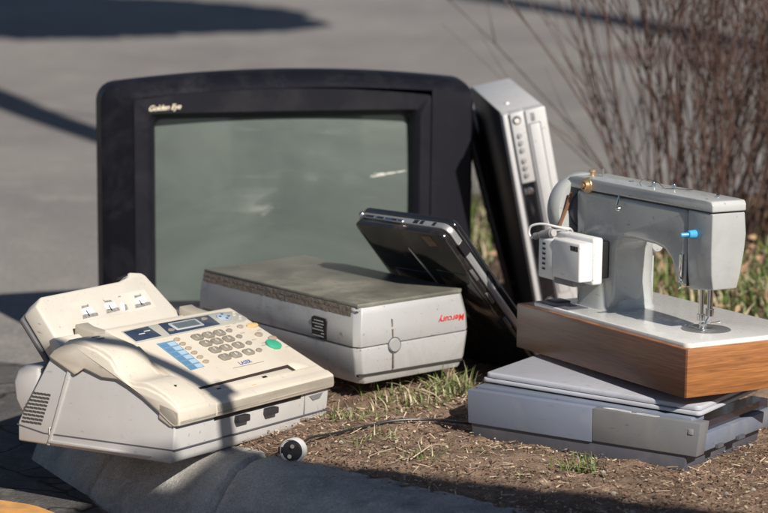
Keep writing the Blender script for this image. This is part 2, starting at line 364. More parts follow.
# bezel: ring between outer outline and screen opening
def rr_ring(x0, x1, z0, z1, r, lift=0, n=22): return section(x0, x1, z0, z1, lift, r, n)
bm = bmesh.new()
a = section(.0785, .6245, .004, .4825, .016, .006); b = section(.098, .602, .092, .457, .001, .012); c = section(.107, .592, .103, .4505, .0, .012); d = section(.113, .585, .110, .445, 0, .014)
loft(bm, [(.0, a), (.0035, a), (.0035, b), (-.004, c), (-.018, d), (-.03, d)], cap0=False, cap1=False)
bz = obj('bezel', bm, mat('bezel_plastic', (.0085, .0085, .0135), .42, vary=.15, bump=.1, bscale=500, dirt=.3, dirtcol=(.03, .03, .034), dscale=6, spec=.3), tv, ang=35)
for (x0, x1, nm) in ((.0015, .0765, 'speaker_panel'),):
    bm = bmesh.new(); pts = section(x0, x1, .004, .4835 if x0 < .3 else .482, 0, .006, 6)
    pts = [(x, z+(.011*min(1, (x-x0)/.075) if x0 < .3 else .009*(1-(x-x0)/.055))*(1 if z > .3 else 0)) for x, z in pts]
    loft(bm, [(0, pts), (.0038, pts)])
    obj(nm, bm, bz.data.materials[0], tv, ang=35)
# glass
bm = bmesh.new(); nx, nz = 28, 22; V = {}
for i in range(nx+1):
    for j in range(nz+1):
        u = i/nx*2-1; v = j/nz*2-1
        V[i, j] = bm.verts.new((.349+u*.25, -.034+.016*(1-u*u)+.010*(1-v*v), .2775+v*.186))
for i in range(nx):
    for j in range(nz): bm.faces.new((V[i, j], V[i+1, j], V[i+1, j+1], V[i, j+1]))
scr = obj('screen', bm, crt, tv, ang=180)
bm = bmesh.new()  # pale slivers on the glass stand in for a light reflection
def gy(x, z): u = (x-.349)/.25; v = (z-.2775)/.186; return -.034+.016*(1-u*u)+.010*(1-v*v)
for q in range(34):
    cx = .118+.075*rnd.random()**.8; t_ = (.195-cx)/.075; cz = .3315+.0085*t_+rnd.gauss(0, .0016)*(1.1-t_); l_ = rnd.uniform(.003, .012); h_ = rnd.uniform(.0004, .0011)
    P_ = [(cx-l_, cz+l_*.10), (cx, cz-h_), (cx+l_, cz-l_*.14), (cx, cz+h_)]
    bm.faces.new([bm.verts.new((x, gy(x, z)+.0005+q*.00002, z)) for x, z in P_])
obj('painted_glint', bm, mat('painted_glint', (.62, .62, .58), .6, vary=.4, vscale=90), scr, smooth=False)
# brand script: top-left of bezel; +x local runs to the viewer's left
t = text('Golden Eye', .0135, .0003, .45, .0002, .92)
merge(bmn := bmesh.new(), t, basis((.571, .0042, .4655+.002), (-1, 0, .06), (.0, 0, 1)))
obj('brand_script', bmn, mat('gold_print', (.75, .66, .52), .4), tv, smooth=False)
# bottom control flap and buttons (partly hidden)
bm = bmesh.new(); box(bm, .2, .48, .003, .0075, .03, .075, .003); obj('control_flap', bm, blackp, tv)
bm = bmesh.new(); box(bm, .655, .662, .0035, .006, .12, .128, .001); obj('status_lamp', bm, mat('lamp_lens', (.4, .35, .33), .3), tv)

# ------------------------------------------------------------------ silver machine lying upside down
me_ = thing('electronic_machine', 'bulky silver office machine lying upside down, red writing inverted on its front', 'electronic machine', (-.035, 3.145, .037), (36.9, -1.9, -.8))
bm = bmesh.new()
# body sections across z: bulging sides, chamfered front corner
def outl(xi, xo, yf, yb): return [(xi+.007, yf), (xo-.012, yf), (xo, yf+.012), (xo, yb), (xi, yb), (xi, yf+.012)]
def zloft(bm, secs, bev=0):
    t = bmesh.new(); prev = None
    for (z, pts) in secs:
        ring = [t.verts.new((p[0], p[1], z)) for p in pts]
        if prev:
            for k in range(len(ring)): t.faces.new((prev[k], prev[(k+1) % len(ring)], ring[(k+1) % len(ring)], ring[k]))
        else: t.faces.new(ring)
        prev = ring
    t.faces.new(list(reversed(prev)))
    if bev:
        bmesh.ops.recalc_face_normals(t, faces=t.faces); es = [e for e in t.edges if e.calc_face_angle(0) > R(20)]
        bmesh.ops.bevel(t, geom=es, offset=bev, segments=2, profile=.5, affect='EDGES', clamp_overlap=True)
    merge(bm, t)
zloft(bm, [(.0, outl(.006, .206, .004, .44)), (.016, outl(.001, .213, .0, .444)), (.0572, outl(-.004, .2185, -.003, .447))], .0025)
obj('lower_shell', bm, silverp, me_, ang=30)
bm = bmesh.new()
zloft(bm, [(.0588, outl(-.004, .2185, -.003, .447)), (.085, outl(-.003, .217, -.002, .446)), (.108, outl(.001, .2125, .001, .444)), (.1178, outl(.003, .211, .003, .442))], .0015)
obj('upper_shell', bm, silverp, me_, ang=30)
bm = bmesh.new(); box(bm, .0, .214, .004, .443, .0565, .0595); obj('seam', bm, black, me_)
# crumbled edge and metal sheet on top
bm = bmesh.new(); t = bmesh.new(); bmesh.ops.create_grid(t, x_segments=12, y_segments=130, size=.5)
for v in t.verts:
    x = v.co.x+.5; y = v.co.y+.5; x_, y_ = .001+x*.012, .004+y*.432
    v.co = (x_, y_, .112+.006*abs(mn.noise((x_*300, y_*120, 3))))
merge(bm, t)
t = bmesh.new(); bmesh.ops.create_grid(t, x_segments=10, y_segments=220, size=.5)
for v in t.verts:
    u = v.co.x+.5; y_ = .019+(v.co.y+.5)*.42
    v.co = (.0003+.002*u-.0007*abs(mn.noise((u*5, y_*260, 1)))-.0007*abs(mn.noise((u*2, y_*90, 7))), y_, .1035+.0012*mn.noise((0, y_*60, 9))*(1-u)+.0155*u)
merge(bm, t); box(bm, .0035, .206, .02, .438, .1025, .1185)
obj('crumbled_edge', bm, rust, me_, ang=20)
sheet = mat('dusty_metal_sheet', (.165, .16, .135), .42, metal=.1, vary=.38, vscale=9, dirt=.85, dirtcol=(.31, .29, .24), dscale=8, grime=.7)
bm = bmesh.new(); prism(bm, [(.004, .006), (.2, .001), (.208, .008), (.208, .438), (.004, .442)], .118, .124, 'z', .0015)
obj('cover_sheet', bm, sheet, me_, ang=30)
# front details (front face is y = 0)
bm = bmesh.new(); lathe(bm, [(0, .0045), (.0095, .0045), (.0108, .003), (.0112, -.004)], 28, Matrix.Translation((.0655, -.0015, .0548)) @ Matrix.Rotation(R(90), 4, 'X'))
obj('round_button', bm, mat('silver_button', (.5, .5, .49), .35, metal=.4), me_)
bm = bmesh.new(); lathe(bm, [(.0114, .0012), (.0126, .0012), (.0126, -.003), (.0114, -.003)], 28, Matrix.Translation((.0655, -.0025, .0548)) @ Matrix.Rotation(R(90), 4, 'X'))
obj('button_ring', bm, greydark, me_)
bm = bmesh.new(); box(bm, .0618, .0635, -.0045, -.0, .0675, .080); box(bm, .0618, .0635, -.0035, 0, .084, .0955)
obj('vertical_slot', bm, rust, me_)
bm = bmesh.new(); box(bm, .0618, .0635, -.0045, 0, .0185, .043); obj('vertical_slot', bm, rust, me_)
bm = bmesh.new(); box(bm, -.002, .1995, -.0018, .005, .0135, .0168, M=Matrix.Rotation(R(.75), 4, 'Y')); obj('bottom_slot', bm, mat('grimy_black', (.03, .025, .022), .8), me_)
t = text('Mercury', .0142, .0003, .12, .0001, 1.04); bm = bmesh.new(); merge(bm, t, basis((.1785, -.0032, .0815), (-1, 0, .0), (0, 0, -1)))
obj('brand_lettering', bm, mat('red_print', (.62, .035, .03), .4), me_, smooth=False)
# black rating label on long side (x = 0)
bm = bmesh.new(); prism(bm, [(.1165, .058+.004), (.1165, .0905), (.110, .0935), (.080, .0925), (.0765, .088), (.0765, .0605), (.0815, .0585)], -.0048, -.003, 'x')
lab = obj('rating_label', bm, mat('black_label', (.014, .014, .015), .35, vary=.3, dirt=.4, dirtcol=(.12, .11, .1), dscale=60), me_, smooth=False)
bm = bmesh.new()
for k in range(6):
    z = .0865-k*.0048; y0 = .083+rnd.random()*.003; n = 7 if k not in (4,) else 3
    for j in range(n):
        if rnd.random() < .85: box(bm, -.0052, -.0046, y0+j*.0043, y0+j*.0043+.0032, z, z+.0015)
obj('label_print', bm, mat('label_print', (.42, .42, .42), .5), lab, smooth=False)

# ------------------------------------------------------------------ laptop
lp = thing('laptop', 'thin black laptop with silver edges leaning on its side, scratched underside showing', 'laptop', (-.054, 3.405, .247), (-57.1, -51.3, -5.2))
LW, LL = .237, .345
gloss = mat('scuffed_gloss_black', (.014, .013, .013), .13, vary=.3, coat=.5, dirt=.8, dirtcol=(.085, .062, .045), dscale=13)
silver2 = mat('laptop_silver', (.55, .55, .56), .3, metal=.7, vary=.05, dirt=.3, dirtcol=(.3, .28, .26), dscale=40)
def rrect(x0, x1, y0, y1, r, n=5):
    out = []
    for cx, cy, a0 in ((x1-r, y1-r, 0), (x0+r, y1-r, 90), (x0+r, y0+r, 180), (x1-r, y0+r, 270)):
        for k in range(n+1): a = R(a0+90*k/n); out.append((cx+r*math.cos(a), cy+r*math.sin(a)))
    return out
bm = bmesh.new(); prism(bm, rrect(.002, LW-.004, .003, LL-.003, .014), .0, .0115, 'z', .002); obj('bottom_case', bm, gloss, lp, ang=35)
bm = bmesh.new(); prism(bm, rrect(0, LW, 0, LL, .017), .0115, .0225, 'z', .0015); obj('silver_band', bm, silver2, lp, ang=35)
bm = bmesh.new(); prism(bm, rrect(-.001, LW+.001, -.001, LL+.001, .018), .0235, .0345, 'z', .004, 3); obj('screen_lid', bm, mat('lid_black', (.012, .012, .014), .12, coat=.6, vary=.2), lp, ang=35)
bm = bmesh.new(); prism(bm, rrect(.004, LW-.005, .004, LL-.004, .015), .0223, .0238, 'z'); obj('lid_gap', bm, black, lp)
# ports on the top edge (y = 0) and right edge (x = LW)
bm = bmesh.new(); box(bm, .02, .125, -.0022, .004, .0105, .0165, .001); obj('port_cover', bm, chrome, lp)
for (a, b) in ((.03, .052), (.06, .078), (.098, .112)):
    bm = bmesh.new(); box(bm, a, b, -.0028, .003, .012, .0152); obj('port', bm, black, lp)
for (a, b) in ((.150, .162), (.167, .176), (.198, .206)):
    bm = bmesh.new(); box(bm, a, b, -.0012, .003, .0135, .0205, .0008); obj('port', bm, black, lp)
for (a, b) in ((.005, .014),):
    bm = bmesh.new(); lathe(bm, [(0, .002), (.004, .002), (.005, 0)], 14, Matrix.Translation((.012, -.001, .017)) @ Matrix.Rotation(R(90), 4, 'X')); obj('hinge_cap', bm, chrome, lp)
bm = bmesh.new(); box(bm, LW-.003, LW+.0014, .036, .060, .0105, .0232); obj('drive_bay', bm, black, lp)
for a in (.085, .135, .19, .24): 
    bm = bmesh.new(); box(bm, LW-.006, LW-.0015, a, a+.022, .003, .009, .0008); obj('port', bm, mat('port_metal', (.2, .19, .18), .4, metal=.6), lp)
# underside: hatch, latch line, vents, feet
bm = bmesh.new(); box(bm, .03, .118, .10, .20, -.0012, .002, .001); obj('memory_hatch', bm, gloss, lp)
bm = bmesh.new(); tube(bm, [(.116, .045, -.0008), (.128, .130, -.0008)], .0013, 6); obj('metal_strip', bm, silver2, lp)
bm = bmesh.new(); box(bm, .15, .225, .09, .30, -.0012, .002, .001); obj('battery', bm, gloss, lp)
bm = bmesh.new()
for k in range(9): box(bm, .035+k*.006, .038+k*.006, .225, .262, -.0006, .001)
obj('vent', bm, black, lp)
bm = bmesh.new(); prism(bm, [(.175, .012), (.198, .010), (.202, .03), (.18, .034)], -.0008, .001, 'z'); obj('sticker', bm, mat('brown_sticker', (.17, .11, .07), .6, vary=.4, vscale=60), lp, smooth=False)

# ------------------------------------------------------------------ upright silver disc / tape player
vc = thing('video_recorder', 'silver and black video recorder standing on its end beside the television', 'video recorder', (0.2979, 3.8255, -0.0640), (8.9, 3.8, -12.3)); vc.scale = (1.06, 1.06, 1.06)
VW, VD, VH = .074, .287, .425
bm = bmesh.new(); box(bm, .0012, VW-.0012, .02, VD, .0, VH, .0015); obj('metal_case', bm, mat('case_black', (.012, .013, .019), .5, vary=.2, coat=.0, dirt=.3, dirtcol=(.07, .07, .08), dscale=18), vc)
bm = bmesh.new(); box(bm, .003, VW, .002, VD-.002, VH-.002, VH+.0015, .001); obj('end_plate', bm, alu, vc)
bm = bmesh.new(); lathe(bm, [(0, .0025), (.004, .0022), (.005, 0)], 16, Matrix.Translation((.026, .083, VH+.0015))); obj('screw', bm, alu, vc)
bm = bmesh.new(); box(bm, 0, .0085, -.004, .022, 0, VH+.002, .002); obj('front_edge', bm, alu, vc)
bm = bmesh.new(); box(bm, .0085, .0125, -.0005, .022, 0, VH, 0); obj('groove', bm, greydark, vc)
bm = bmesh.new(); box(bm, .0125, .036, -.004, .022, .304, VH+.002, .0015); obj('button_panel', bm, alu, vc)
bm = bmesh.new(); box(bm, .0125, .036, -.0025, .022, 0, .304, .0008); obj('display_window', bm, mat('window_black', (.008, .008, .01), .1, coat=.5), vc)
bm = bmesh.new(); box(bm, .0385, VW, -.004, .022, 0, VH+.002, .0018); obj('tape_panel', bm, alu, vc)
bm = bmesh.new(); box(bm, .036, .0385, -.001, .022, 0, VH); obj('groove', bm, greydark, vc)
bm = bmesh.new(); box(bm, .0425, .0605, -.0055, -.003, .10, .4022, .0012); obj('tape_flap', bm, alu, vc)
bm = bmesh.new(); box(bm, .0412, .0425, -.0045, -.0038, .10, .4035); box(bm, .0605, .0618, -.0045, -.0038, .10, .4035); box(bm, .0412, .0618, -.0045, -.0038, .4022, .4036); obj('flap_gap', bm, greydark, vc)
def vbtn(x, z, r):
    bm = bmesh.new(); lathe(bm, [(0, .0035), (r*.75, .0035), (r, .002), (r, -.001)], 20, Matrix.Translation((x, -.004, z)) @ Matrix.Rotation(R(90), 4, 'X'))
    o = obj('button', bm, chrome if r > .005 else silver2, vc)
    bm = bmesh.new(); lathe(bm, [(r, .0006), (r*1.22, .0006), (r*1.22, -.001), (r, -.001)], 20, Matrix.Translation((x, -.004, z)) @ Matrix.Rotation(R(90), 4, 'X'))
    obj('button_rim', bm, greydark, o)
vbtn(.0225, .4142, .0062)
for z in (.387, .374, .3612, .3425, .330, .317): vbtn(.0222, z, .0036)
vbtn(.0235, .289, .0052)
bm = bmesh.new(); box(bm, .0155, .0168, -.0032, -.002, .284, .295); obj('jack_mark', bm, silver2, vc)
for z in (.0887,): vbtn(.0235, z, .0065)
bm = bmesh.new(); box(bm, .047, .054, -.0048, -.0035, .407, .4215, .0005); 
lg = obj('logo_plate', bm, mat('logo_grey', (.25, .24, .24), .5, vary=.4, vscale=200), vc)

bm = bmesh.new(); box(bm, -.006, .006, -.10, .10, 0, .45, .002)
pn = obj('flat_panel', bm, mat('dark_brown_panel', (.05, .04, .036), .4, vary=.3, dirt=.5, dirtcol=(.16, .12, .095), dscale=14))
pn.location = (.292, 4.1, -.085); pn.rotation_euler = (0, R(-16), R(-14)); tag(pn, 'thin dark panel leaning in the gap between television and video recorder', 'panel')

# ------------------------------------------------------------------ flatbed scanner
sc = thing('flatbed_scanner', 'grey blue flatbed scanner with lid shut, carrying the sewing machine', 'scanner', (.4255, 2.8122, .002), (60.08, 0, 4.68))
SW, SL = .30, .353
bm = bmesh.new()
def bowed(z0l, z0r, z1, y0, y1, n=14):   # front face outline in (y,z): sagging lower edge
    top = [(y1, z1), (y0, z1)]; bot = []
    for k in range(n+1):
        t = k/n; bot.append((y0+(y1-y0)*t, z0r+(z0l-z0r)*t-.010*math.sin(math.pi*t)*(1 if True else 0)*.0+ .004*math.sin(math.pi*t)))
    return bot+top
def shell(x0, x1, y0, y1, z0, z1, flare, r=.003):
    t = bmesh.new()
    fa = 0 if abs(y0-.1553) < 1e-6 else flare; fb = 0 if abs(y1-.155) < 1e-6 else flare*.5
    bot = [(x0+flare, y0+fa), (x1, y0+fa), (x1, y1-fb), (x0+flare, y1-fb)]; top = [(x0, y0), (x1, y0), (x1, y1), (x0, y1)]
    A = [t.verts.new((*p, z0)) for p in bot]; B = [t.verts.new((*p, z1)) for p in top]
    t.faces.new(list(reversed(A))); t.faces.new(B)
    for k in range(4): t.faces.new((A[k], A[(k+1) % 4], B[(k+1) % 4], B[k]))
    bmesh.ops.bevel(t, geom=list(t.edges), offset=r, segments=2, profile=.5, affect='EDGES'); return t
merge(bm, shell(.006, SW, .012, SL-.004, -.010, .034, .006)); obj('base_tray', bm, greydark, sc)
bm = bmesh.new(); merge(bm, shell(0, .034, .1553, SL, .0205, .070, .0045, .0012)); obj('front_panel', bm, greyblue, sc)
bm = bmesh.new(); merge(bm, shell(.0, .034, -.006, .155, .0225, .070, .0045, .0012)); obj('control_panel', bm, greywarm, sc)
bm = bmesh.new(); merge(bm, shell(.030, SW, -.006, .03, .026, .052, .003, .002)); merge(bm, shell(.030, SW, SL-.03, SL, .022, .066, .002, .002)); box(bm, .03, SW, .025, SL-.02, .03, .058, .002)
obj('body', bm, greyblue, sc)
bm = bmesh.new(); box(bm, .034, SW-.004, .004, .03, .05, .066); obj('glass_bed', bm, mat('scanner_glass', (.02, .02, .035), .08, coat=.5), sc)
bm = bmesh.new(); box(bm, .02, SW, .006, .012, .0225, .0265); obj('side_groove', bm, black, sc)
bm = bmesh.new(); box(bm, .07, .09, -.0085, -.004, .026, .031); obj('latch', bm, greydark, sc)
bm = bmesh.new(); box(bm, .15, .175, -.0085, -.004, .026, .031); obj('latch', bm, greydark, sc)
# raised ledge and lid
bm = bmesh.new(); prism(bm, [(.013, .012), (.045, .006), (.045, SL-.004), (.018, SL-.006)], .068, .0745, 'z', .0015); obj('ledge', bm, greyblue, sc)
bm = bmesh.new()
lidm = Matrix.Translation((0, 0, 0))
prism(bm, rrect(.02, .285, .001, .352, .008), .0755, .0805, 'z', .0012)
t = bmesh.new(); prism(t, rrect(.024, .283, .004, .349, .009), .081, .0885, 'z', .0025); merge(bm, t)
ld = obj('lid', bm, mat('lid_plastic', (.44, .45, .50), .42, vary=.07, dirt=.6, dirtcol=(.28, .27, .26), dscale=10, grime=.35), sc); ld.rotation_euler = (0, R(-4.3), R(-4.2)); ld.location = (.003, .002, 0)
bm = bmesh.new(); tube(bm, spline([(.0065, .141, .0708), (.0045, .125, .071), (.004, .112, .071), (.0075, .1, .0708), (.012, .11, .0708), (.0125, .128, .0708), (.0065, .141, .0708)]), .0009, 5)
tube(bm, spline([(.004, .10, .0695), (.0035, .085, .070), (.004, .066, .0698), (.010, .058, .0695), (.0125, .075, .0698), (.009, .092, .0698)]), .0009, 5)
obj('button_outline', bm, alu, sc)
bm = bmesh.new(); prism(bm, [(.0145, .0685), (.0145, .071), (.08, .071), (.08, .0685)], .0165, .0175, 'x') ; obj('ledge_slot', bm, greydark, sc)
bm = bmesh.new(); box(bm, .0003, .0025, .004, .0115, .053, .061, .0006); obj('badge', bm, mat('badge_grey', (.25, .245, .23), .5), sc)

# ------------------------------------------------------------------ sewing machine (frame of the wooden base)
sm = thing('sewing_machine', 'old grey sewing machine on a brown wooden base, standing on the scanner', 'sewing machine', (.412, 2.822, .105), (29.9, -1.8, .9))
BW, BL, BH = .235, .417, .068
bm = bmesh.new(); box(bm, .0025, BW-.0025, 0, BL, 0, BH, .0018, 2); wb = obj('wooden_base', bm, wood, sm)
for (a, b) in ((-.0005, .0028), (BW-.0028, BW+.0005)):  # long sides use the base wood colours scaled darker
    bm = bmesh.new(); box(bm, a, b, .0004, BL-.0004, .0004, BH-.0006, .0008, 2); o_ = obj('side_panel', bm, veneer, wb); o_['label'] = 'dark wood long side'
bm = bmesh.new(); prism(bm, rrect(.006, BW-.006, .006, BL-.03, .01), BH-.001, BH+.0062, 'z', .0012); bed = obj('bed_plate', bm, enamel2, sm)
bm = bmesh.new(); box(bm, .03, .056, .355, .383, BH+.0062, BH+.009, .001); box(bm, .012, .05, .3, .385, BH+.0061, BH+.0072, .0005); obj('hinge_plate', bm, greydark, bed)
bm = bmesh.new(); lathe(bm, [(0, .0012), (.034, .0012), (.0355, 0)], 40, Matrix.Translation((.1, .085, BH+.0062))); obj('needle_plate', bm, mat('worn_steel', (.5, .5, .49), .3, metal=.8, dirt=.3, dscale=80), bed)
bz_ = BH+.006
# arm + pillar + head silhouette in (y,z)
sil = [(.356, bz_), (.268, bz_), (.262, .10), (.262, .165), (.256, .178), (.240, .1855), (.215, .188), (.165, .1865), (.142, .182), (.127, .171), (.118, .155), (.1115, .137), (.090, .135), (.090, .246), (.362, .246), (.358, .16)]
bm = bmesh.new()
t = bmesh.new(); prism(t, sil, .065, .123, 'x', .007, 4); merge(bm, t)
obj('arm', bm, enamel, sm, ang=50)
bm = bmesh.new()
def ring_z(z, x0, x1, y0, y1, r): return (z, rrect(x0, x1, y0, y1, r, 6))
t = bmesh.new(); prev = None
for (z, pts) in (ring_z(bz_, .056, .158, .262, .360, .03), ring_z(bz_+.006, .058, .156, .264, .359, .03), ring_z(.12, .0615, .153, .266, .357, .028), ring_z(.165, .063, .151, .262, .357, .026), ring_z(.19, .0645, .146, .252, .357, .02), ring_z(.215, .066, .122, .24, .357, .02)):
    ring = [t.verts.new((p[0], p[1], z)) for p in pts]
    if prev:
        for k in range(len(ring)): t.faces.new((prev[k], prev[(k+1) % len(ring)], ring[(k+1) % len(ring)], ring[k]))
    prev = ring
merge(bm, t); obj('pillar', bm, enamel, sm, ang=60)
# head: face cover block, end face bulging
bm = bmesh.new(); t = bmesh.new()
hx = [(.139, .070, .1135), (.16, .0665, .119), (.19, .065, .1245), (.215, .065, .127), (.2455, .065, .1235)]
prev = None
for (z, x0, x1) in hx:
    zz = [z-.004 if z < .15 else z, z]
    pts = [(x0, .0885), (x1, .0885), (x1, .036), (x0, .034)]
    ring = [t.verts.new((p[0], p[1], (z-.0065 if (z < .15 and p[1] > .08) else z))) for p in pts]
    if prev:
        for k in range(4): t.faces.new((prev[k], prev[(k+1) % 4], ring[(k+1) % 4], ring[k]))
    else: t.faces.new(list(reversed(ring)))
    prev = ring
t.faces.new(prev); bmesh.ops.recalc_face_normals(t, faces=t.faces)
es = [e for e in t.edges if e.calc_face_angle(0) > R(25)]
bmesh.ops.bevel(t, geom=es, offset=.002, segments=3, profile=.5, affect='EDGES'); merge(bm, t)
obj('head_cover', bm, enamel, sm, ang=35)
bm = bmesh.new(); prism(bm, [(.0335, .2475), (.0335, .2575), (.037, .2625), (.05, .2635), (.36, .2665), (.378, .2635), (.384, .257), (.384, .2475)], .064, .1235, 'x', .0022, 3); obj('top_cover', bm, mat('cover_enamel', (.47, .485, .485), .24, vary=.05, coat=.4, dirt=.35, dirtcol=(.26, .24, .2), dscale=18, grime=.5), sm, ang=40)
bm = bmesh.new(); box(bm, .067, .1205, .037, .36, .245, .2485); obj('seam', bm, black, sm)
bm = bmesh.new(); box(bm, .067, .12, .0883, .0902, .1375, .245); obj('seam', bm, black, sm)
# needle bar, presser bar, foot, thread lever
bm = bmesh.new(); tube(bm, [(.0885, .082, .145), (.0885, .082, .095)], .0036, 12); tube(bm, [(.0885, .082, .097), (.0885, .082, .088)], .0055, 12); tube(bm, [(.0885, .082, .09), (.0885, .082, .0755)], .0011, 6)
obj('needle_bar', bm, chrome, sm)
bm = bmesh.new(); tube(bm, [(.1005, .078, .145), (.1005, .078, .100)], .0042, 12); tube(bm, [(.1005, .078, .104), (.1005, .078, .094)], .006, 12); tube(bm, [(.1005, .078, .095), (.095, .08, .083)], .0025, 8)
obj('presser_bar', bm, chrome, sm)
bm = bmesh.new(); box(bm, .083, .100, .070, .098, .0757, .0775, .0006); box(bm, .089, .097, .078, .088, .077, .084, .001); tube(bm, [(.1, .074, .084), (.112, .069, .086)], .0018, 6); tube(bm, [(.086, .086, .0775), (.078, .096, .0795)], .0016, 6)
obj('presser_foot', bm, chrome, sm)
bm = bmesh.new(); tube(bm, spline([(.0635, .098, .180), (.061, .097, .165), (.062, .099, .152), (.0605, .0935, .147), (.062, .100, .142), (.061, .096, .136), (.062, .101, .132)]), .0011, 6); box(bm, .0612, .0650, .094, .101, .146, .182, .001)
obj('thread_guide', bm, chrome, sm)
def knob(name, o, d, prof, m, parent, n=24):
    bm = bmesh.new(); q = Vector(d).to_track_quat('Z', 'Y').to_matrix().to_4x4(); M = Matrix.Translation(o) @ q; lathe(bm, prof, n, M); return obj(name, bm, m, parent)
k_ = knob('tension_knob', (.065, .0715, .2135), (-1, 0, 0), [(0, .012), (.0045, .012), (.0055, .011), (.0062, .002), (.0062, -.002)], cyan, sm)
knob('knob_pin', (.055, .0715, .2135), (-1, .25, -.05), [(0, .013), (.0026, .013), (.0032, .011), (.0028, 0)], cyan, k_)
br = knob('dial', (.0655, .331, .2545), (-1, 0, 0), [(0, .0105), (.0035, .0105), (.0035, .006), (.0045, .006), (.0062, .009), (.0075, .0085), (.008, .003), (.0115, .0025), (.0122, 0), (.0122, -.002)], gold, sm)
bm = bmesh.new(); tube(bm, [(.0645, .2502, .249), (.0625, .2502, .242), (.0615, .252, .234)], .0016, 6); obj('thread_hook', bm, chrome, sm)
knob('screw', (.065, .2502, .2285), (-1, 0, 0), [(0, .006), (.0025, .006), (.0042, .004), (.0045, -.001)], chrome, sm, 16)
knob('bobbin_winder', (.088, .352, .262), (0, 0, 1), [(0, .013), (.0055, .013), (.0055, .0095), (.0035, .0085), (.0035, .005), (.006, .004), (.006, 0)], gold, sm, 20)
knob('winder_pin', (.092, .331, .262), (.05, 0, 1), [(0, .016), (.0018, .016), (.002, 0)], chrome, sm, 10)
for (x, y) in ((.087, .199), (.097, .164)):
    knob('spool_pin', (x, y, .2635), (0, 0, 1), [(0, .0085), (.0026, .0085), (.003, .0075), (.003, .0)], chrome, sm, 12)
knob('screw', (.1, .068, .2625), (0, 0, 1), [(0, .0055), (.0015, .0055), (.003, .004), (.003, .003), (.0015, .003), (.002, 0)], chrome, sm, 12)
knob('screw', (.075, .061, .2625), (0, 0, 1), [(0, .0015), (.003, .001), (.0035, 0)], chrome, sm, 12)
knob('screw', (.098, .268, .2655), (0, 0, 1), [(0, .001), (.0035, .0008), (.004, 0)], chrome, sm, 12)
bm = bmesh.new(); tube(bm, spline([(.075, .212, .2655), (.078, .220, .270), (.09, .222, .274), (.098, .205, .271), (.092, .185, .267), (.086, .17, .266), (.097, .15, .2665), (.108, .132, .2675), (.098, .138, .266)]), .00045, 5)
obj('thread_wire', bm, mat('dark_wire', (.06, .055, .05), .5), sm)
# rear lever strip on far side of the pillar
bm = bmesh.new(); box(bm, .143, .150, .275, .285, bz_, .165, .002); knob_z = lathe(bm, [(0, .003), (.010, .003), (.012, 0), (.012, -.002)], 20, Matrix.Translation((.1485, .268, .168)) @ Matrix.Rotation(R(90), 4, 'X')); obj('presser_lever', bm, enamel, sm)
# handwheel
hw = knob('handwheel', (.094, .372, .212), (0, 1, 0), [(0, .012), (.014, .012), (.018, .008), (.034, .004), (.046, .002), (.051, .001), (.0545, .006), (.0555, .014), (.0555, .024), (.053, .03), (.046, .032), (.042, .028), (.02, .026), (0, .027)], enamel, sm, 56)
knob('drive_shaft', (.094, .345, .212), (0, 1, 0), [(.026, 0), (.026, .02), (.03, .022), (.03, .032), (.012, .034)], greydark, hw, 32)
bm = bmesh.new(); tube(bm, [(.06, .366, .24), (.053, .369, .215), (.043, .372, .188)], .0028, 6); obj('drive_belt', bm, mat('leather_belt', (.2, .1, .055), .6), sm)
# motor box
mo_bm = bmesh.new(); box(mo_bm, .0455, .067, .272, .365, .122, .178, .003); mo = obj('motor', mo_bm, black, sm)
bm = bmesh.new(); box(bm, .0275, .046, .2605, .372, .1155, .1855, .004, 3); mc = obj('motor_cover', bm, whitep, mo)
bm = bmesh.new(); box(bm, .005, .030, .263, .333, .1205, .1785, .003, 3); obj('motor_housing', bm, whitep, mo)
bm = bmesh.new(); box(bm, .0065, .031, .3325, .3735, .1145, .1755, .004, 3); vn = obj('vent_cap', bm, whitep, mo)
for k in range(6):
    bm = bmesh.new(); box(bm, .0055, .008, .3535, .3605, .1655-k*.0075, .1685-k*.0075); obj('vent_slot', bm, black, vn)
bm = bmesh.new(); box(bm, .014, .03, .3725, .379, .145, .16, .002); obj('socket', bm, whitep, mo)
bm = bmesh.new(); box(bm, .0095, .034, .285, .335, .1105, .122, .003); obj('underside_block', bm, greywarm, mo)
bm = bmesh.new(); box(bm, .0045, .0052, .2665, .2865, .1655, .1735); tp = obj('type_label', bm, mat('label_grey', (.2, .2, .21), .5), mo, smooth=False)
t = text('TUR', .0072, .0002, .1, .0004); bm = bmesh.new(); merge(bm, t, basis((.0043, .2800, .1695), (0, -1, 0), (0, 0, 1))); 
t = text('2', .0078, .0002, 0, .0004); merge(bm, t, basis((.0043, .2695, .1695), (0, -1, 0), (0, 0, 1))); obj('label_print', bm, black, tp, smooth=False)
# plug connector with ribbed boot and loop of white wire
bm = bmesh.new(); tube(bm, [(.014, .343, .1845), (.012, .357, .1815), (.009, .371, .178)], [.0056, .0062, .0055], 12)
cn = obj('cord_plug', bm, mat('grey_boot', (.36, .36, .36), .55), mo)
bm = bmesh.new()
for k in range(6):
    t_ = k/6; tube(bm, [(.0135-.004*t_, .3475+.022*t_, .1838-.0055*t_), (.0131-.004*t_, .3495+.022*t_, .1834-.0055*t_)], .0072-.001*t_, 12)
tube(bm, [(.009, .371, .178), (.008, .384, .1745)], [.0045, .0055], 10); obj('ribbed_boot', bm, mat('dark_boot', (.2, .2, .21), .5), cn)
bm = bmesh.new(); tube(bm, spline([(.008, .384, .1745), (.006, .391, .172), (.003, .394, .180), (.004, .388, .190), (.012, .372, .1945), (.022, .352, .1925), (.035, .34, .19), (.045, .345, .188), (.055, .352, .18)]), .0019, 8)
obj('white_cord', bm, whitep, mo)

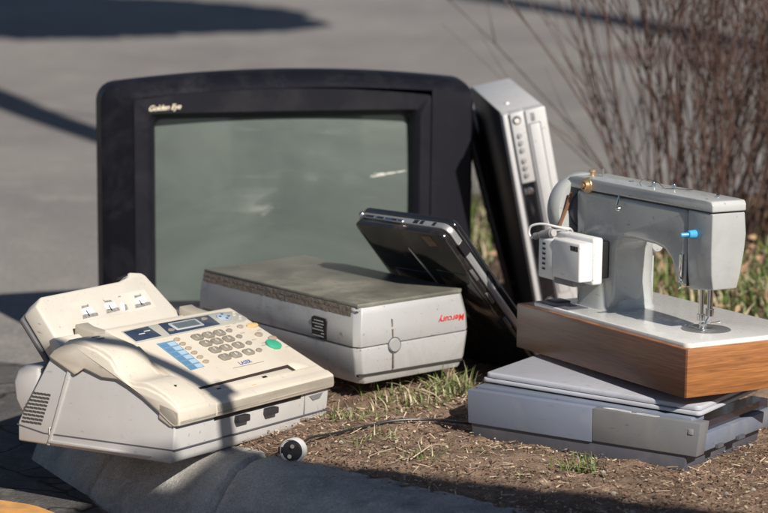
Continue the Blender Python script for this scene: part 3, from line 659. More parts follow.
# ------------------------------------------------------------------ fax machine
fx = thing('fax_machine', 'cream and grey fax machine with keypad, handset and paper tray, resting on the kerb', 'fax machine', (-.285, 2.777, .017), (60.6, -1.2, 4.3))
FW = .402
def PZ(y): return .078+.45*y
lowp = [(.0, .0), (-.004, .006), (-.0065, .048), (-.0045, .0535), (.0, .0575), (.02, .0712), (.0447, .0868), (.07, .0995), (.0909, .1078), (.115, .1075), (.135, .1135), (.146, .1165), (.156, .110), (.162, .106), (.205, .126), (.2548, .040), (.2614, .027), (.261, 0)]
bm = bmesh.new(); prism(bm, lowp, 0, FW, 'x', .003, 3); base = obj('base_shell', bm, offwhite, fx, ang=35)
bm = bmesh.new(); prism(bm, [(-.0072, .0185), (-.0072, .0200), (.215, .0172), (.2625, .0245), (.2625, .0228), (.215, .0155)], -.0006, FW+.0006, 'x'); obj('seam', bm, greydark, base)
bm = bmesh.new(); prism(bm, [(.2035, .0005), (.2085, .0005), (.1745, .1095), (.1685, .1065)], -.0022, .003, 'x', .0008); obj('side_rib', bm, offwhite, base)
bm = bmesh.new(); prism(bm, [(.03, .006), (.03, .0085), (.205, .0085), (.205, .004)], -.0035, .003, 'x', .0008); obj('foot_rail', bm, offwhite, base)
bm = bmesh.new()   # vent: lines parallel to the base, in a slanted field
for k in range(9):
    z = .0275+k*.0053; off = .0
    ya = .2195-k*.0019; yb = .2555-k*.0016-max(0, k-4)*.0019
    n = 5
    for j in range(n):
        a = ya+(yb-ya)*j/n; b = ya+(yb-ya)*(j+.84)/n
        prism(bm, [(a, z), (b, z+.0006), (b, z+.0032), (a, z+.0026)], -.0007, .001, 'x')
obj('vent', bm, mat('vent_dark', (.06, .055, .05), .7), base)
bm = bmesh.new(); box(bm, -.0008, .004, .1985, .2035, .016, .0245); obj('socket', bm, black, base)
bm = bmesh.new(); box(bm, -.0016, .0008, .2035, .2052, .0155, .026); obj('socket_rim', bm, whitep, base)
# upper shell
ridge = [(-.0138, .0735), (.0, .0825), (.02, .0925), (.0428, .0985), (.0679, .0995), (.0917, .1155), (.103, .130), (.125, .1405), (.145, .1455), (.1674, .148), (.1865, .142), (.1983, .1355), (.207, .1262)]
lowed = [(.205, .1245), (.162, .1045), (.156, .108), (.146, .115), (.135, .112), (.115, .106), (.0909, .1063), (.07, .098), (.0447, .0853), (.02, .0697), (.0, .056), (-.0065, .0525), (-.0145, .0535), (-.0155, .06)]
bm = bmesh.new(); prism(bm, ridge+lowed, -.0022, .088, 'x', .002, 2)
pan = [(-.0138, .0725), (-.008, .0745)]+[(y, PZ(y)) for y in (.0, .05, .1, .15, .168)]+[(.176, .1565), (.19, .152), (.2, .141), (.207, .1262)]
prism(bm, pan+lowed, .0865, FW+.002, 'x', .0035, 3)
prism(bm, [(-.0145, .0535), (-.0155, .06), (-.0138, .0725), (-.004, .0775), (.02, .0825), (.02, .06), (0, .05)], -.0022, FW+.002, 'x', .0025, 3)
top = obj('upper_shell', bm, cream, fx, ang=35)
bm = bmesh.new(); tube(bm, [(-.0017, y, z-.0007) for y, z in reversed(lowed[:-2])], .0009, 6); obj('shell_seam', bm, mat('seam_dark', (.07, .065, .06), .7), top)  # dark line drawn along the joint of the two shells
# handset: two rounded ends joined by a sunken grip
hp = [(-.011, .0775), (-.004, .0840), (.010, .0935), (.030, .1025), (.0428, .1065), (.053, .1065), (.0625, .1050), (.075, .1070), (.0865, .1150), (.095, .1270), (.103, .1375), (.115, .1435), (.130, .1475), (.150, .1530), (.165, .1545), (.178, .1510), (.188, .1440), (.19, .137), (.13, .130), (.10, .115), (.07, .094), (.03, .085), (-.008, .07)]
bm = bmesh.new(); prism(bm, hp, .003, .072, 'x', .0055, 4); hs = obj('handset', bm, cream, fx, ang=40)
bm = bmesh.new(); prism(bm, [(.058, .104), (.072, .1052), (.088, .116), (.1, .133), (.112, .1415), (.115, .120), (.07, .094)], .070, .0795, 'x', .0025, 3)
obj('grip_recess', bm, mat('cream_darker', (.56, .49, .39), .5, vary=.05), fx)  # recess in a slightly darker cream than the shell
for (y, z) in ((.155, .1542), (.147, .1528)):
    bm = bmesh.new(); box(bm, .028, .044, y-.0018, y+.0018, z-.0006, z+.0008, .0008); obj('speaker_slot', bm, keym, hs)
bm = bmesh.new(); lathe(bm, [(0, .001), (.002, .001), (.0022, -.001)], 10, Matrix.Translation((.04, .022, .0995))); obj('mouthpiece_hole', bm, black, hs)
# things on the sloping panel: local frame u = x, v = up the slope
PM = Matrix.Translation((0, 0, .078)) @ Matrix.Rotation(math.atan(.45), 4, 'X')
cs = math.cos(math.atan(.45))
def V_(y): return y/cs
def ppart(name, m, parent, pts, h0, h1, r=0):
    bm = bmesh.new(); prism(bm, [(x, V_(y)) for x, y in pts], h0, h1, 'z', r, 2, M=PM); return obj(name, bm, m, parent, ang=35)
def oval(cx, cy, rx, ry, n=18, rot=0):
    return [(cx+rx*math.cos(2*math.pi*k/n), cy+ry*math.sin(2*math.pi*k/n)) for k in range(n)]
strip = ppart('display_strip', mat('strip_grey', (.40, .40, .36), .4, dirt=.2, dscale=20), top, [(.105, .1355), (.3, .1385), (.388, .1375), (.403, .143), (.402, .155), (.394, .1645), (.36, .1685), (.3, .169), (.108, .1655)], -.0005, .0007, .0004)
navy = mat('navy_plastic', (.035, .05, .09), .25, coat=.4)
ppart('logo_panel', navy, strip, [(.108, .1385), (.172, .140), (.172, .165), (.11, .1625)], .0004, .0013, .0003)
lcd = ppart('lcd_frame', navy, strip, [(.192, .1395), (.325, .141), (.328, .1655), (.20, .1665)], .0004, .0015, .0004)
ppart('lcd_border', mat('lcd_border', (.42, .44, .47), .4), lcd, rrect(.217, .289, .1445, .1625, .003), .0012, .0020, .0003)
ppart('lcd_glass', mat('lcd_glass', (.13, .16, .18), .15, coat=.5), lcd, rrect(.224, .282, .1475, .1595, .001), .0018, .0025)
for c_ in ((.206, .1475), (.306, .158)):
    bm = bmesh.new(); 
    ppart('lcd_button', keym, lcd, oval(c_[0], c_[1], .0075, .0032), .001, .003, .0005)
for c_ in ((.14, .1515), (.158, .1555)):
    ppart('print_mark', mat('pale_print', (.6, .6, .6), .5), strip, [(c_[0]-.009, c_[1]-.0008), (c_[0]+.006, c_[1]-.0008), (c_[0]+.007, c_[1]+.0008), (c_[0]-.008, c_[1]+.0008)], .0012, .0016)
dial = ppart('navigation_dial', mat('dial_blue', (.35, .42, .52), .3, coat=.3), strip, oval(.3545, .1545, .0165, .0085, 28), .0004, .003, .0008)
for c_ in ((.3445, .1555), (.364, .153), (.354, .149), (.356, .160)):
    ppart('dial_button', mat('dial_dark', (.06, .08, .13), .4), dial, oval(c_[0], c_[1], .0035, .0017), .0026, .0036, .0003)
for c_ in ((.385, .1445), (.392, .1495), (.384, .155), (.391, .1605)):
    ppart('menu_button', mat('menu_grey', (.5, .5, .46), .4), strip, oval(c_[0], c_[1], .0042, .0021), .0004, .0018, .0003)
kx = (.2365, .2655, .295); ky = (.122, .1057, .0885, .070); names_ = ['1', '2', '3', '4', '5', '6', '7', '8', '9', '*', '0', '#']
pr = mat('key_print', (.55, .53, .48), .5)
for r_ in range(4):
    for c_ in range(3):
        cx, cy = kx[c_]-.0015*r_*(c_ < 2), ky[r_]
        key = ppart('number_key', keym, top, rrect(cx-.0115, cx+.0115, cy-.0062, cy+.0062, .0048), -.0005, .0036, .0012)
        t = text(names_[r_*3+c_], .0085, .0002, 0, .0003); bm = bmesh.new(); merge(bm, t, PM @ basis((cx-.001, V_(cy), .0038), (1, .0, 0), (0, 1, 0))); obj('key_number', bm, pr, key, smooth=False)
for (cx, cy) in ((.3225, .1232), (.3245, .1063), (.3240, .0885), (.3225, .0693)):
    ppart('side_key', keym, top, oval(cx, cy, .0062, .0037), -.0005, .0034, .001)
bm = bmesh.new(); tube(bm, [(.0732, y, z-.0045) for y, z in hp[2:16]], .0009, 6); obj('handset_gap', bm, mat('seam_dark', (.07, .065, .06), .7), top)  # dark line drawn in the gap beside the handset
for k in range(6):
    ppart('memory_key', mat('memory_key_plastic', (.40, .33, .25), .45), top, oval(.1905-.0016*k, .126-.0113*k, .0068, .0030), -.0005, .0028, .0008)
for (cx, cy, rx, ry, c_, nm) in ((.4-.012, .1245, .014, .0052, (.66, .45, .22), 'tan_button'), (.3585, .127, .0065, .0035, (.35, .3, .24), 'round_key'), (.3725, .1022, .0082, .0045, (.33, .27, .22), 'round_key'), (.3895, .0885, .0095, .0048, (.38, .27, .22), 'round_key')):
    ppart(nm, mat(nm+str(int(cx*1e4)), c_, .4), top, oval(cx, cy, rx, ry, 22), -.0005, .0032, .001)
ppart('start_button', mat('green_button', (.05, .36, .23), .35), top, oval(.3705, .0745, .0145, .0112, 30), -.0005, .0045, .0014)
blue = mat('blue_card', (.16, .33, .50), .35, coat=.3, vary=.1)
dirc = ppart('directory_card', blue, top, [(.1315, .0595), (.167, .061), (.182, .126), (.140, .126)], .0002, .0009)
for k in range(6):
    cy = .1245-.0108*k; sh = -.0012*k
    ppart('card_row', mat('pale_blue_card', (.42, .56, .68), .4), dirc, [(.160+sh*1.7, cy-.0095), (.177+sh*2, cy-.0092), (.1795+sh*2, cy-.0012), (.1615+sh*1.7, cy-.0015)], .0008, .0012)
    ppart('card_row', mat('mid_blue_card', (.12, .25, .42), .4), dirc, [(.140+sh, cy-.0098), (.158+sh*1.6, cy-.0096), (.1595+sh*1.6, cy-.0016), (.1415+sh, cy-.0018)], .0008, .0012)
t = text('LASER', .0108, .0002, .25, .0001, 1.12); bm = bmesh.new(); merge(bm, t, PM @ basis((.2585, V_(.0520), .0003), (1, .02, 0), (0, 1, 0))); obj('laser_print', bm, mat('blue_print', (.06, .1, .36), .4), top, smooth=False)
for (x0, x1, y) in ((.219, .300, .0455),):
    ppart('thin_print', keym, top, [(x0, y-.0004), (x1, y-.0004), (x1, y+.0004), (x0, y+.0004)], .0001, .0005)
for k in range(10):
    cx = (.34, .343, .352, .384, .33, .41, .345, .352, .36, .39)[k]; cy = (.113, .094, .083, .112, .133, .105, .078, .137, .065, .064)[k]
    if cx < FW-.01: ppart('small_print', mat('grey_print', (.35, .32, .28), .6), top, [(cx, cy), (cx+.011, cy), (cx+.011, cy+.0014), (cx, cy+.0014)], .0001, .0005)
# paper slot: dark wedge opening with lip
ppart('paper_slot', mat('slot_dark', (.035, .022, .016), .8), top, [(.0975, .0235), (.3375, .0275), (.3375, .0135), (.329, .0135), (.326, .0215), (.0975, .0195)], -.0003, .0007)
ppart('slot_lip', cream, top, [(.0975, .0185), (.325, .0205), (.327, .0125), (.395, .013), (.3955, .0100), (.0975, .0078)], -.0004, .0011, .0005)
ppart('slot_corner', mat('cream_light', (.70, .63, .52), .45), top, [(.3405, .0135), (.376, .0135), (.3705, .0305), (.3405, .029)], -.0004, .0009, .0004)
ppart('slot_catch', black, top, [(.246, .0115), (.258, .0118), (.258, .0155), (.246, .0152)], .0006, .0015)
ppart('slot_catch', black, top, [(.126, .0105), (.136, .0107), (.136, .0132), (.126, .0130)], .0006, .0014)
ppart('orange_mark', mat('orange_mark', (.6, .42, .22), .5), top, [(.205, .0035), (.216, .0037), (.216, .005), (.205, .0048)], -.0012, .0006)
# front
bm = bmesh.new(); box(bm, .094, .322, -.0068, -.002, .0462, .0535); obj('output_slot', bm, black, base)
for (a, b) in ((.1455, .1735), (.221, .249)):
    bm = bmesh.new(); box(bm, a, b, -.0155, -.004, .0355, .0455, .0018); obj('paper_stop', bm, mat('stop_black', (.03, .03, .033), .35), base)
bm = bmesh.new(); prism(bm, [(.345, .046), (.3845, .047), (.376, .0395), (.357, .0385)], -.0073, -.003, 'y'); obj('release_notch', bm, greywarm, base)
bm = bmesh.new(); box(bm, .3325, .3335, -.0071, -.003, .02, .053); obj('panel_joint', bm, greywarm, base)
bm = bmesh.new(); box(bm, .325, .338, -.0073, -.003, .012, .015); box(bm, .235, .238, -.0073, -.003, .0085, .0115);obj('latch_mark', bm, keym, base)
for k, x in enumerate((.12, .2)):
    bm = bmesh.new(); tube(bm, [(x, .012, .003), (x, .012, -.008)], .005, 10); obj('foot', bm, whitep, base)
# paper tray: leaning slab. plane z = .13 + 1.2 (y-.2)
TM = Matrix.Translation((0, .2, .13)) @ Matrix.Rotation(math.atan(1.2), 4, 'X')
def TV_(y): return (y-.2)*math.sqrt(1+1.44)
def tp_(name, m, parent, pts, h0, h1, r=0):
    bm = bmesh.new(); prism(bm, [(x, TV_(y)) for x, y in pts], h0, h1, 'z', r, 3, M=TM); return obj(name, bm, m, parent, ang=35)
tray = tp_('paper_tray', beige2, fx, [(.024, .196), (.3285, .198), (.3285, .221), (.305, .2655), (.2985, .269), (.272, .2715), (.263, .2665), (.235, .263), (.045, .2590), (.024, .251)], -.030, 0, .008)
tp_('tray_back', mat('dark_grey_cover', (.10, .10, .105), .5), tray, [(.022, .185), (.322, .187), (.325, .224), (.302, .265), (.265, .268), (.235, .262), (.045, .2575), (.021, .2505)], -.0385, -.0305, .003)
tp_('tray_slot', black, tray, [(.232, .2645), (.262, .2675), (.262, .269), (.2335, .2665)], -.002, .0006)
lb = tp_('instruction_label', mat('clear_label', (.60, .57, .51), .25, coat=.2), tray, [(.085, .2265), (.283, .2285), (.280, .2495), (.086, .2475)], 0, .0004)
wht = mat('white_print', (.85, .85, .84), .4); gry = mat('grey_print_art', (.25, .24, .23), .5, vary=.5, vscale=300)
def pic(cx, cy, s=1, flip=False):
    f_ = -1 if flip else 1
    tp_('print_art', gry, lb, [(cx-.021*s, cy-.0075), (cx+.016*s, cy-.0065), (cx+.018*s, cy-.0035), (cx+.004, cy-.0025), (cx-.017*s, cy-.0035)], .0004, .0008)
    tp_('print_art', wht, lb, [(cx-.013, cy-.003), (cx+.004, cy-.0035), (cx+.013, cy-.002), (cx+.012, cy+.0035), (cx+.002, cy+.0035), (cx-.014, cy+.002)], .0006, .0011)
    tp_('print_art', gry, lb, [(cx-.010*f_, cy+.0035), (cx+.008*f_, cy+.0045), (cx+.009*f_, cy+.0075), (cx+.005*f_, cy+.006), (cx-.008*f_, cy+.006)], .0004, .0008)
    tp_('print_art', black, lb, [(cx-.005, cy-.0055), (cx-.003, cy-.0055), (cx-.003, cy+.0005), (cx-.005, cy+.0005)], .0008, .0014)
pic(.124, .2365); pic(.180, .238, .9, True); pic(.2555, .2385, 1.1)
tp_('print_art', wht, lb, [(.198, .2315), (.207, .2305), (.212, .236), (.210, .2405), (.205, .239)], .0004, .0009)
tp_('print_art', gry, lb, [(.206, .2302), (.215, .2315), (.2165, .2365), (.2125, .2375)], .0004, .0009)
tp_('print_art', gry, lb, [(.209, .2455), (.2155, .2457), (.2155, .2467), (.209, .2465)], .0004, .0009)
# hinge bars between tray and panel
for (a, b) in ((.062, .092), (.318, .352)):
    bm = bmesh.new(); prism(bm, [(.176, .155), (.2, .159), (.212, .164), (.212, .14), (.18, .14)], a, b, 'x', .002); obj('tray_hinge', bm, mat('brown_grey', (.34, .31, .26), .5), tray)
bm = bmesh.new(); prism(bm, [(.188, .128), (.2065, .124), (.2145, .146), (.206, .151), (.196, .145)], .006, FW-.03, 'x', .002); obj('rear_neck', bm, beige2, fx)
bm = bmesh.new(); prism(bm, [(.235, .03), (.262, .03), (.278, .055), (.282, .08), (.275, .098), (.26, .108), (.235, .106)], .012, FW-.02, 'x', .006, 3); obj('rear_cover', bm, offwhite, fx)

# ------------------------------------------------------------------ plug and cable
pg = thing('power_plug', 'white power plug with black face and black cable lying by the kerb', 'power plug', (-.121, 2.855, .017), (0, 0, 0))
d = Vector((-.28, -.93, .10)).normalized()
q = d.to_track_quat('Z', 'Y').to_matrix().to_4x4()
bm = bmesh.new(); lathe(bm, [(0, -.027), (.007, -.026), (.012, -.014), (.0168, -.006), (.0175, .006), (.0172, .0115), (.0162, .012), (.0155, .0095), (0, .0095)], 30, q); body = obj('plug_body', bm, whitep, pg)
bm = bmesh.new(); t = bmesh.new(); lathe(t, [(0, .0105), (.0135, .0105), (.0145, .0095), (.0145, .008)], 26); 
box(t, -.02, -.0135, -.0045, .0045, .0085, .0115, .001); merge(bm, t, q); obj('plug_face', bm, mat('plug_black', (.02, .018, .02), .45), body)
for s_ in (-1, 1):
    bm = bmesh.new(); t = bmesh.new(); tube(t, [(s_*.0018, s_*.0072, .009), (s_*.0018, s_*.0072, .0145)], .003, 12); merge(bm, t, q); obj('pin', bm, chrome, body)
bm = bmesh.new()
cp = [(-.113, 2.885, .017), (-.10, 2.925, .016), (-.072, 2.975, .008), (-.03, 3.02, .006), (.02, 3.05, .009), (.075, 3.06, .008), (.12, 3.03, .012), (.17, 3.025, .010), (.22, 3.06, .014), (.25, 3.12, .012), (.24, 3.2, .015)]
cp = [(x+.121, y-2.855, z-.017) for x, y, z in cp]
tube(bm, spline(cp), .0019, 8); obj('cable', bm, mat('cable_black', (.018, .018, .02), .4), pg)

# ------------------------------------------------------------------ vegetation and litter
def blades(bm, pts, hmin, hmax, wdt, spread=.6, segs=4):
    for (x, y) in pts:
        h = rnd.uniform(hmin, hmax); a = rnd.uniform(0, 2*math.pi); lean = rnd.uniform(.1, spread)*h; z0 = gh(x, y)-.003
        dx, dy = math.cos(a)*lean, math.sin(a)*lean; px, py = -math.sin(a+rnd.uniform(-1, 1)), math.cos(a); mi = rnd.choice((0, 0, 1, 1, 2, 2, 2)); prev = None; w0 = wdt*rnd.uniform(.7, 1.3)
        for k in range(segs+1):
            t = k/segs; ww = w0*(1-t**1.5)+.0001; c = Vector((x+dx*t*t, y+dy*t*t, z0+h*(t-.28*t*t*lean/h*1.6)))
            l = bm.verts.new(c+Vector((px, py, 0))*ww); r = bm.verts.new(c-Vector((px, py, 0))*ww)
            if prev:
                f = bm.faces.new((prev[0], prev[1], r, l)); f.material_index = mi
            prev = (l, r)
gm = []
for i, c_ in enumerate(((.10, .155, .035), (.17, .21, .07), (.44, .38, .25))):
    g = mat('grass_%s' % ('green', 'light_green', 'straw')[i], c_, .5, vary=.3, vscale=60); gm.append(g)
    b = g.node_tree.nodes['Principled BSDF']; b.inputs['Subsurface Weight'].default_value = 0
bm = bmesh.new()
def cluster(cx, cy, rx, ry, n):
    out = []
    for _ in range(n):
        a = rnd.gauss(0, .5)*rx; b = rnd.gauss(0, .5)*ry; out.append((cx+a, cy+b))
    return out
blades(bm, cluster(.07, 3.2, .09, .05, 95), .015, .05, .0013, 1.4)
blades(bm, cluster(.11, 3.23, .045, .03, 120), .02, .055, .0014, 1.2)
blades(bm, cluster(.035, 3.15, .08, .035, 60), .015, .04, .0012, 1.4)
blades(bm, cluster(-.05, 3.09, .06, .03, 80), .012, .032, .0012, 1.5)
blades(bm, cluster(-.02, 2.96, .07, .04, 80), .01, .028, .0011, 1.6)
blades(bm, cluster(.055, 2.87, .05, .015, 40), .01, .03, .0012, 1.6)
blades(bm, cluster(.278, 2.83, .03, .014, 75), .015, .035, .0014, 1.2)
blades(bm, cluster(.20, 2.80, .02, .01, 25), .006, .016, .0012, 1.4)
blades(bm, cluster(.13, 2.9, .09, .05, 50), .006, .018, .001, 1.8)
blades(bm, cluster(.62, 2.78, .1, .05, 50), .006, .02, .001, 1.8)
grass = obj('grass', bm, gm, smooth=False); kind(grass, 'stuff')
bm = bmesh.new()
pts = [(rnd.uniform(.38, 2.6), rnd.uniform(3.75, 5.1)) for _ in range(3000)]
pts = [(x, y) for x, y in pts if mn.noise((x*3, y*3, 7)) > -.22]
blades(bm, pts, .03, .11, .0026, 1.0)
blades(bm, cluster(.27, 4.7, .2, .3, 500), .04, .13, .003, .9)
blades(bm, cluster(.72, 4.05, .35, .3, 900), .04, .13, .003, 1.0)
kind(obj('grass_patch', bm, gm, smooth=False), 'stuff')
# litter of straw, bark chips and little stones
bm = bmesh.new()
def onverge(x, y): return inside(x, y)
for _ in range(20000):
    if rnd.random() < .8: x, y = rnd.uniform(-.26, .62), rnd.uniform(2.45, 3.35)
    else: x, y = rnd.uniform(-.3, 1.2), rnd.uniform(2.5, 3.8)
    if not inside(x, y): continue
    z = gh(x, y)+.0025+rnd.random()*.005; a = rnd.uniform(0, math.pi*2); l = rnd.choice((.0025, .003, .0045, .006, .009, .018))*rnd.uniform(.6, 1.2); wd = rnd.uniform(.0004, .0011) if l > .0065 else rnd.uniform(.0008, .0020)
    d = Vector((math.cos(a), math.sin(a), rnd.uniform(-.25, .35)))*l; s_ = Vector((-math.sin(a), math.cos(a), rnd.uniform(-.5, .5)))*wd; p = Vector((x, y, z))
    f = bm.faces.new([bm.verts.new(v) for v in (p-d*.5-s_, p+d*.5-s_*.5, p+d*.5+s_*.5, p-d*.5+s_)]); f.material_index = rnd.choice((0, 0, 1, 1, 1, 1, 2, 2, 2, 3))
for _ in range(1500):
    i = rnd.randrange(len(kb2)-1); dd = .168-abs(rnd.gauss(0, .035)); p2 = offset(kb2[i:i+2], dd)[0]
    if not (-.6 < p2.x < 1 and p2.y > 2.2) or dd < .06: continue
    a = rnd.uniform(0, 6.3); l = rnd.uniform(.0015, .007); wd = rnd.uniform(.0005, .0014); d = Vector((math.cos(a), math.sin(a), .05))*l; s_ = Vector((-math.sin(a), math.cos(a), .1))*wd; p = Vector((p2.x, p2.y, .009))
    f = bm.faces.new([bm.verts.new(v) for v in (p-d*.5-s_, p+d*.5-s_*.5, p+d*.5+s_*.5, p-d*.5+s_)]); f.material_index = rnd.choice((0, 1, 2, 2))
lm_ = [mat('straw', (.50, .40, .28), .8, vary=.3), mat('dead_leaf', (.27, .165, .11), .8, vary=.3), mat('bark', (.11, .07, .048), .9), mat('pale_chip', (.52, .42, .32), .8)]
kind(obj('ground_litter', bm, lm_, smooth=False), 'stuff')
bm = bmesh.new()
for _ in range(80):
    x, y = rnd.uniform(-.25, .7), rnd.uniform(2.45, 3.3)
    if not inside(x, y): continue
    r = rnd.choice((.0015, .002, .003, .0042)); t = bmesh.new(); bmesh.ops.create_icosphere(t, subdivisions=1, radius=r)
    for v in t.verts: v.co *= rnd.uniform(.7, 1.25)
    merge(bm, t, Matrix.Translation((x, y, gh(x, y)+.003)))
kind(obj('gravel', bm, mat('pebble', (.33, .3, .27), .85, vary=.4, vscale=40), smooth=False), 'stuff')

# dead twigs and dry stalks near the middle tuft
for i, (x, y, a) in enumerate(((.04, 2.86, .6), (.09, 3.17, 2.3))):
    bm = bmesh.new(); p = [(0, 0, .004), (.018*math.cos(a), .018*math.sin(a), .012), (.045*math.cos(a+.2), .045*math.sin(a+.2), .016), (.07*math.cos(a+.1), .07*math.sin(a+.1), .012)]
    tube(bm, spline(p), .0013, 5, .0006); tube(bm, [p[1], (p[1][0]+.02*math.cos(a+1.2), p[1][1]+.02*math.sin(a+1.2), .022)], .0008, 5)
    tube(bm, [p[2], (p[2][0]+.02*math.cos(a-1), p[2][1]+.02*math.sin(a-1), .02)], .0008, 5)
    tag(obj('twig', bm, MATS['straw'], loc=(x, y, gh(x, y))), ('pale dry twig lying at the edge of the kerb shade', 'dry curled twig in the grass between silver machine and scanner')[i], 'twig')

# bare shrub behind the sewing machine
def shrub(name, label, x0, y0, n, hmin, hmax, spread, seed, thick=.0042, group=None):
    rr = random.Random(seed); root = thing(name, label, 'shrub', (x0, y0, gh(x0, y0)-.01), group=group); bm = bmesh.new(); tw = bmesh.new()
    def grow(p, d, L, r, lvl, bmx):
        k = 7; pts = [p]; dd = d.copy(); 
        for i in range(k):
            dd = (dd+Vector((rr.gauss(0, .09), rr.gauss(0, .09), rr.gauss(.015, .05)))).normalized(); pts.append(pts[-1]+dd*L/k)
        tube(bmx, pts, r, 5, r*.35)
        if lvl < 2:
            for _ in range(rr.choice((3, 4, 5)) if lvl == 0 else rr.choice((1, 2, 3))):
                i = rr.randint(1, k-1); a = rr.uniform(0, 2*math.pi); side = Vector((math.cos(a), math.sin(a), .1)); nd = (pts[i]-pts[i-1]).normalized()*.85+side*rr.uniform(.2, .5)
                grow(pts[i], nd.normalized(), L*rr.uniform(.3, .6), r*.5*(1-.3*i/k)+.0004, lvl+1, tw)
    for i in range(n):
        a = rr.uniform(0, 2*math.pi); s = rr.random()**.6; base = Vector((math.cos(a)*.16*s, math.sin(a)*.16*s, 0)); ln = rr.uniform(0, spread)
        d = Vector((math.cos(a)*ln*s+rr.gauss(0, .05), math.sin(a)*ln*s*.7, 1)).normalized(); grow(base, d, rr.uniform(hmin, hmax), thick*rr.uniform(.45, 1.15), 0, bm)
    obj('stems', bm, mat('stem_bark', (.095, .054, .044), .7, vary=.4, vscale=30), root, ang=180); obj('twigs', tw, mat('twig_bark', (.11, .066, .052), .7, vary=.4, vscale=30), root, ang=180)
    return root
shrub('bare_shrub', 'dense leafless reddish brown shrub behind the sewing machine head', .70, 4.45, 48, .6, 1.35, .95, 3, .0028)
shrub('bare_shrub', 'leafless shrub at the right edge of the picture', 1.0, 4.5, 70, .5, 1.25, .6, 9, .0028)
shrub('bare_shrub', 'thin outer leafless stems leaning left over the video recorder', .66, 4.62, 34, .5, 1.1, .75, 14, .0026)
# curled dead leaves under the shrub
bm = bmesh.new()
for _ in range(520):
    x, y = rnd.gauss(.85, .3), rnd.gauss(4.25, .25); z = gh(x, y)+rnd.uniform(0, .09); s = rnd.uniform(.01, .024); a = rnd.uniform(0, 6.3)
    Mx = Matrix.Translation((x, y, z)) @ Euler((rnd.uniform(-1, 1), rnd.uniform(-1, 1), a)).to_matrix().to_4x4()
    P = [Mx @ Vector(v) for v in ((-s, 0, 0), (-.3*s, -.45*s, .3*s), (s, 0, .5*s), (-.2*s, .45*s, .3*s))]
    V4 = [bm.verts.new(v) for v in P]; bm.faces.new((V4[0], V4[1], V4[2])); bm.faces.new((V4[0], V4[2], V4[3]))
kind(obj('fallen_leaves', bm, mat('fallen_leaf', (.36, .23, .14), .7, vary=.4, vscale=15), smooth=False), 'stuff')

# ------------------------------------------------------------------ unseen objects added beyond the frame to throw shadows
def crown(bm, c, rx, ry, rz, n, s):
    for _ in range(n):
        while True:
            p = Vector((rnd.uniform(-1, 1), rnd.uniform(-1, 1), rnd.uniform(-1, 1)))
            if p.length < 1: break
        q = Vector((p.x*rx, p.y*ry, p.z*rz))+Vector(c); a = Euler((rnd.uniform(0, 6), rnd.uniform(0, 6), 0)).to_matrix()
        bm.faces.new([bm.verts.new(q+a @ Vector(v)*s) for v in ((-1, -.6, 0), (1, -.6, 0), (1, .6, 0), (-1, .6, 0))])
bark = mat('tree_bark', (.13, .1, .08), .9, vary=.3); leaf = mat('evergreen_leaf', (.05, .08, .035), .6, vary=.3)
def shadow_src(P, h): return Vector(P)+S*((h-P[2])/S.z)
# evergreen added out of view so its crown shades the far road
t1 = thing('added_shade_evergreen', 'dense evergreen tree added out of view on the left to shade the far road', 'tree', (-3.9, 9.4, -.09))
c0 = shadow_src((-2.65, 12.3, -.09), 3.4)
bm = bmesh.new(); crown(bm, (c0.x+3.9+.1, c0.y-9.4+.35, c0.z+.09), 2.0, 1.75, .45, 12000, .13); crown(bm, (c0.x+3.9+1.4, c0.y-9.4-.1, c0.z+.1), .8, .7, .3, 2600, .12); obj('added_shade_crown', bm, leaf, t1, smooth=False)
bm = bmesh.new(); tube(bm, [(0, 0, -.1), (.2, .0, 1.9), (c0.x+3.9, c0.y-9.4, c0.z)], .16, 10, .06); obj('added_shade_trunk', bm, bark, t1)
# bare trees added out of view, boughs laid out to shadow the road
for (nm, lbl, base, tr, pts, r0_, r1_) in (
    ('added_shade_tree', 'bare tree with one long bough, added out of view on the left to shadow the road', (-4.6, 7.4, -.09), [.26, .2, .15], [(-3.2, 10.2, 2.5), (-1.9, 8.88, 2.15), (-1.2, 7.52, 2.0), (-.5, 6.17, 2.0)], .15, .06),
    ('added_shade_tree', 'bare tree with a heavy drooping bough, added out of view on the right to shadow the road', (7.2, 5.6, -.09), [.34, .27, .2], [(4.2, 8.0, 2.9), (2.3, 10.1, 2.6), (1.3, 12.9, 2.6), (.35, 15.6, 2.8), (-.1, 17.5, 2.9)], .26, .16)):
    t2 = thing(nm, lbl, 'tree', base)
    bm = bmesh.new(); tube(bm, [(0, 0, -.1), (.03, .05, 1.6), (.0, .1, 4.2)], tr, 12); obj('added_shade_trunk', bm, bark, t2)
    P = [Vector((.03, .05, 1.9))]+[shadow_src((x, y, -.09), h)-Vector(base) for x, y, h in pts]
    bm = bmesh.new(); tube(bm, spline(P, 5), r0_, 9, r1_); obj('added_shade_bough', bm, bark, t2)
    for k in range(5):
        q = P[2+k % 3]; bm = bmesh.new(); tube(bm, [q, q+Vector((rnd.uniform(-.4, .4), rnd.uniform(-.4, .4), 1.1)), q+Vector((rnd.uniform(-.6, .6), rnd.uniform(-.6, .6), 1.9))], .012, 6, .005); obj('branch', bm, bark, t2)
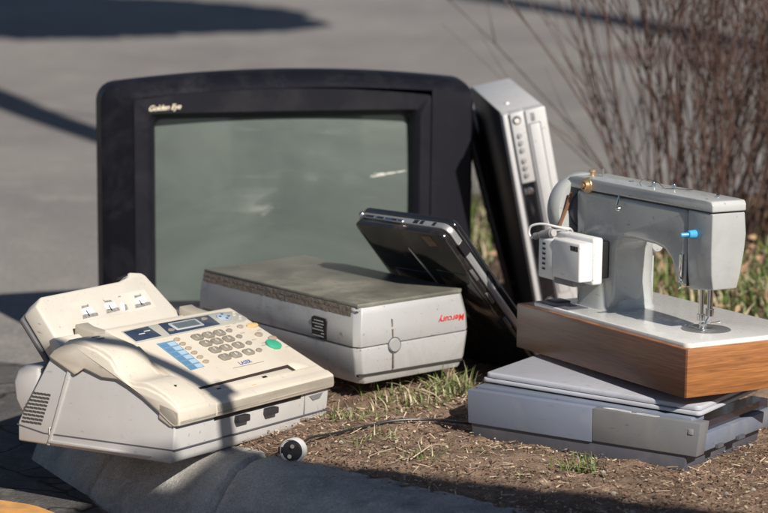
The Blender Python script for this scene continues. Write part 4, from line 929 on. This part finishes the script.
# wall added out of view to shade the kerb face and verge front
wl = bmesh.new(); e0 = Vector((-.225, 2.905, 0)); e1 = Vector((.288, 2.708, 0)); hh = 1.95
a = shadow_src(e0, hh); dirn = (e1-e0).normalized(); n_ = Vector((dirn.y, -dirn.x, 0)); 
prof = []
for k in range(-7, 53):
    p = a+dirn*(k*.035); prof.append((p.x, p.y, hh-(.135 if k < 0 else 0)+.016*mn.noise((k*.35, 0, 3))+.014*mn.noise((k*.9, 4, 3))))
def sheet_(off): return [wl.verts.new((x+n_.x*off, y+n_.y*off, z)) for x, y, z in prof], [wl.verts.new((x+n_.x*off, y+n_.y*off, -.12)) for x, y, z in prof]
T0, B0 = sheet_(0); T1, B1 = sheet_(.16)
for i in range(59):
    wl.faces.new((T0[i], T0[i+1], B0[i+1], B0[i])); wl.faces.new((T1[i], B1[i], B1[i+1], T1[i+1])); wl.faces.new((T0[i], T1[i], T1[i+1], T0[i+1]))
wl.faces.new((T0[0], B0[0], B1[0], T1[0])); wl.faces.new((T0[59], T1[59], B1[59], B0[59]))
tag(obj('added_shade_wall', wl, MATS.get('x') or mat('added_wall_concrete', (.3, .29, .27), .9, vary=.2, bump=.4), smooth=False), 'tall concrete wall added out of view at the right front to shade the kerb', 'wall')
# young tree added out of view, limbs shaped to shadow the fax machine
fM = Matrix.Translation((-.285, 2.777, .017)) @ Euler((R(-1.2), R(4.3), R(60.6)), 'YXZ').to_matrix().to_4x4()
def over(p, t): return fM @ Vector(p) + S*t
yt = thing('added_shade_sapling', 'young bare tree added out of view at the right front to shadow the fax machine', 'tree', (.68, 1.6, -.09))
O = Vector((.68, 1.6, -.09)); J = Vector((.05, -.12, .95))
bm = bmesh.new(); tube(bm, [(0, 0, -.1), (.01, .02, .4), J], [.035, .03, .024], 10); obj('added_shade_trunk', bm, bark, yt)
def limb(pts, r0, r1, t):
    bm = bmesh.new(); P = [over(p, tt)-O for p, tt in zip(pts, t)]; P = [J]+P; tube(bm, spline(P, 5), r0, 8, r1); obj('added_shade_limb', bm, bark, yt)
limb([(.10, -.22, -.08), (.112, -.05, .02), (.116, .0, .07), (.112, .04, .1), (.09, .085, .125), (.06, .12, .145), (.01, .16, .155), (-.03, .2, .17)], .0165, .0125, [1.75, 1.8, 1.8, 1.82, 1.84, 1.86, 1.9, 1.9])
limb([(.115, -.05, .02), (.118, .0, .07), (.155, .010, .085)], .014, .016, [1.8, 1.8, 1.82])
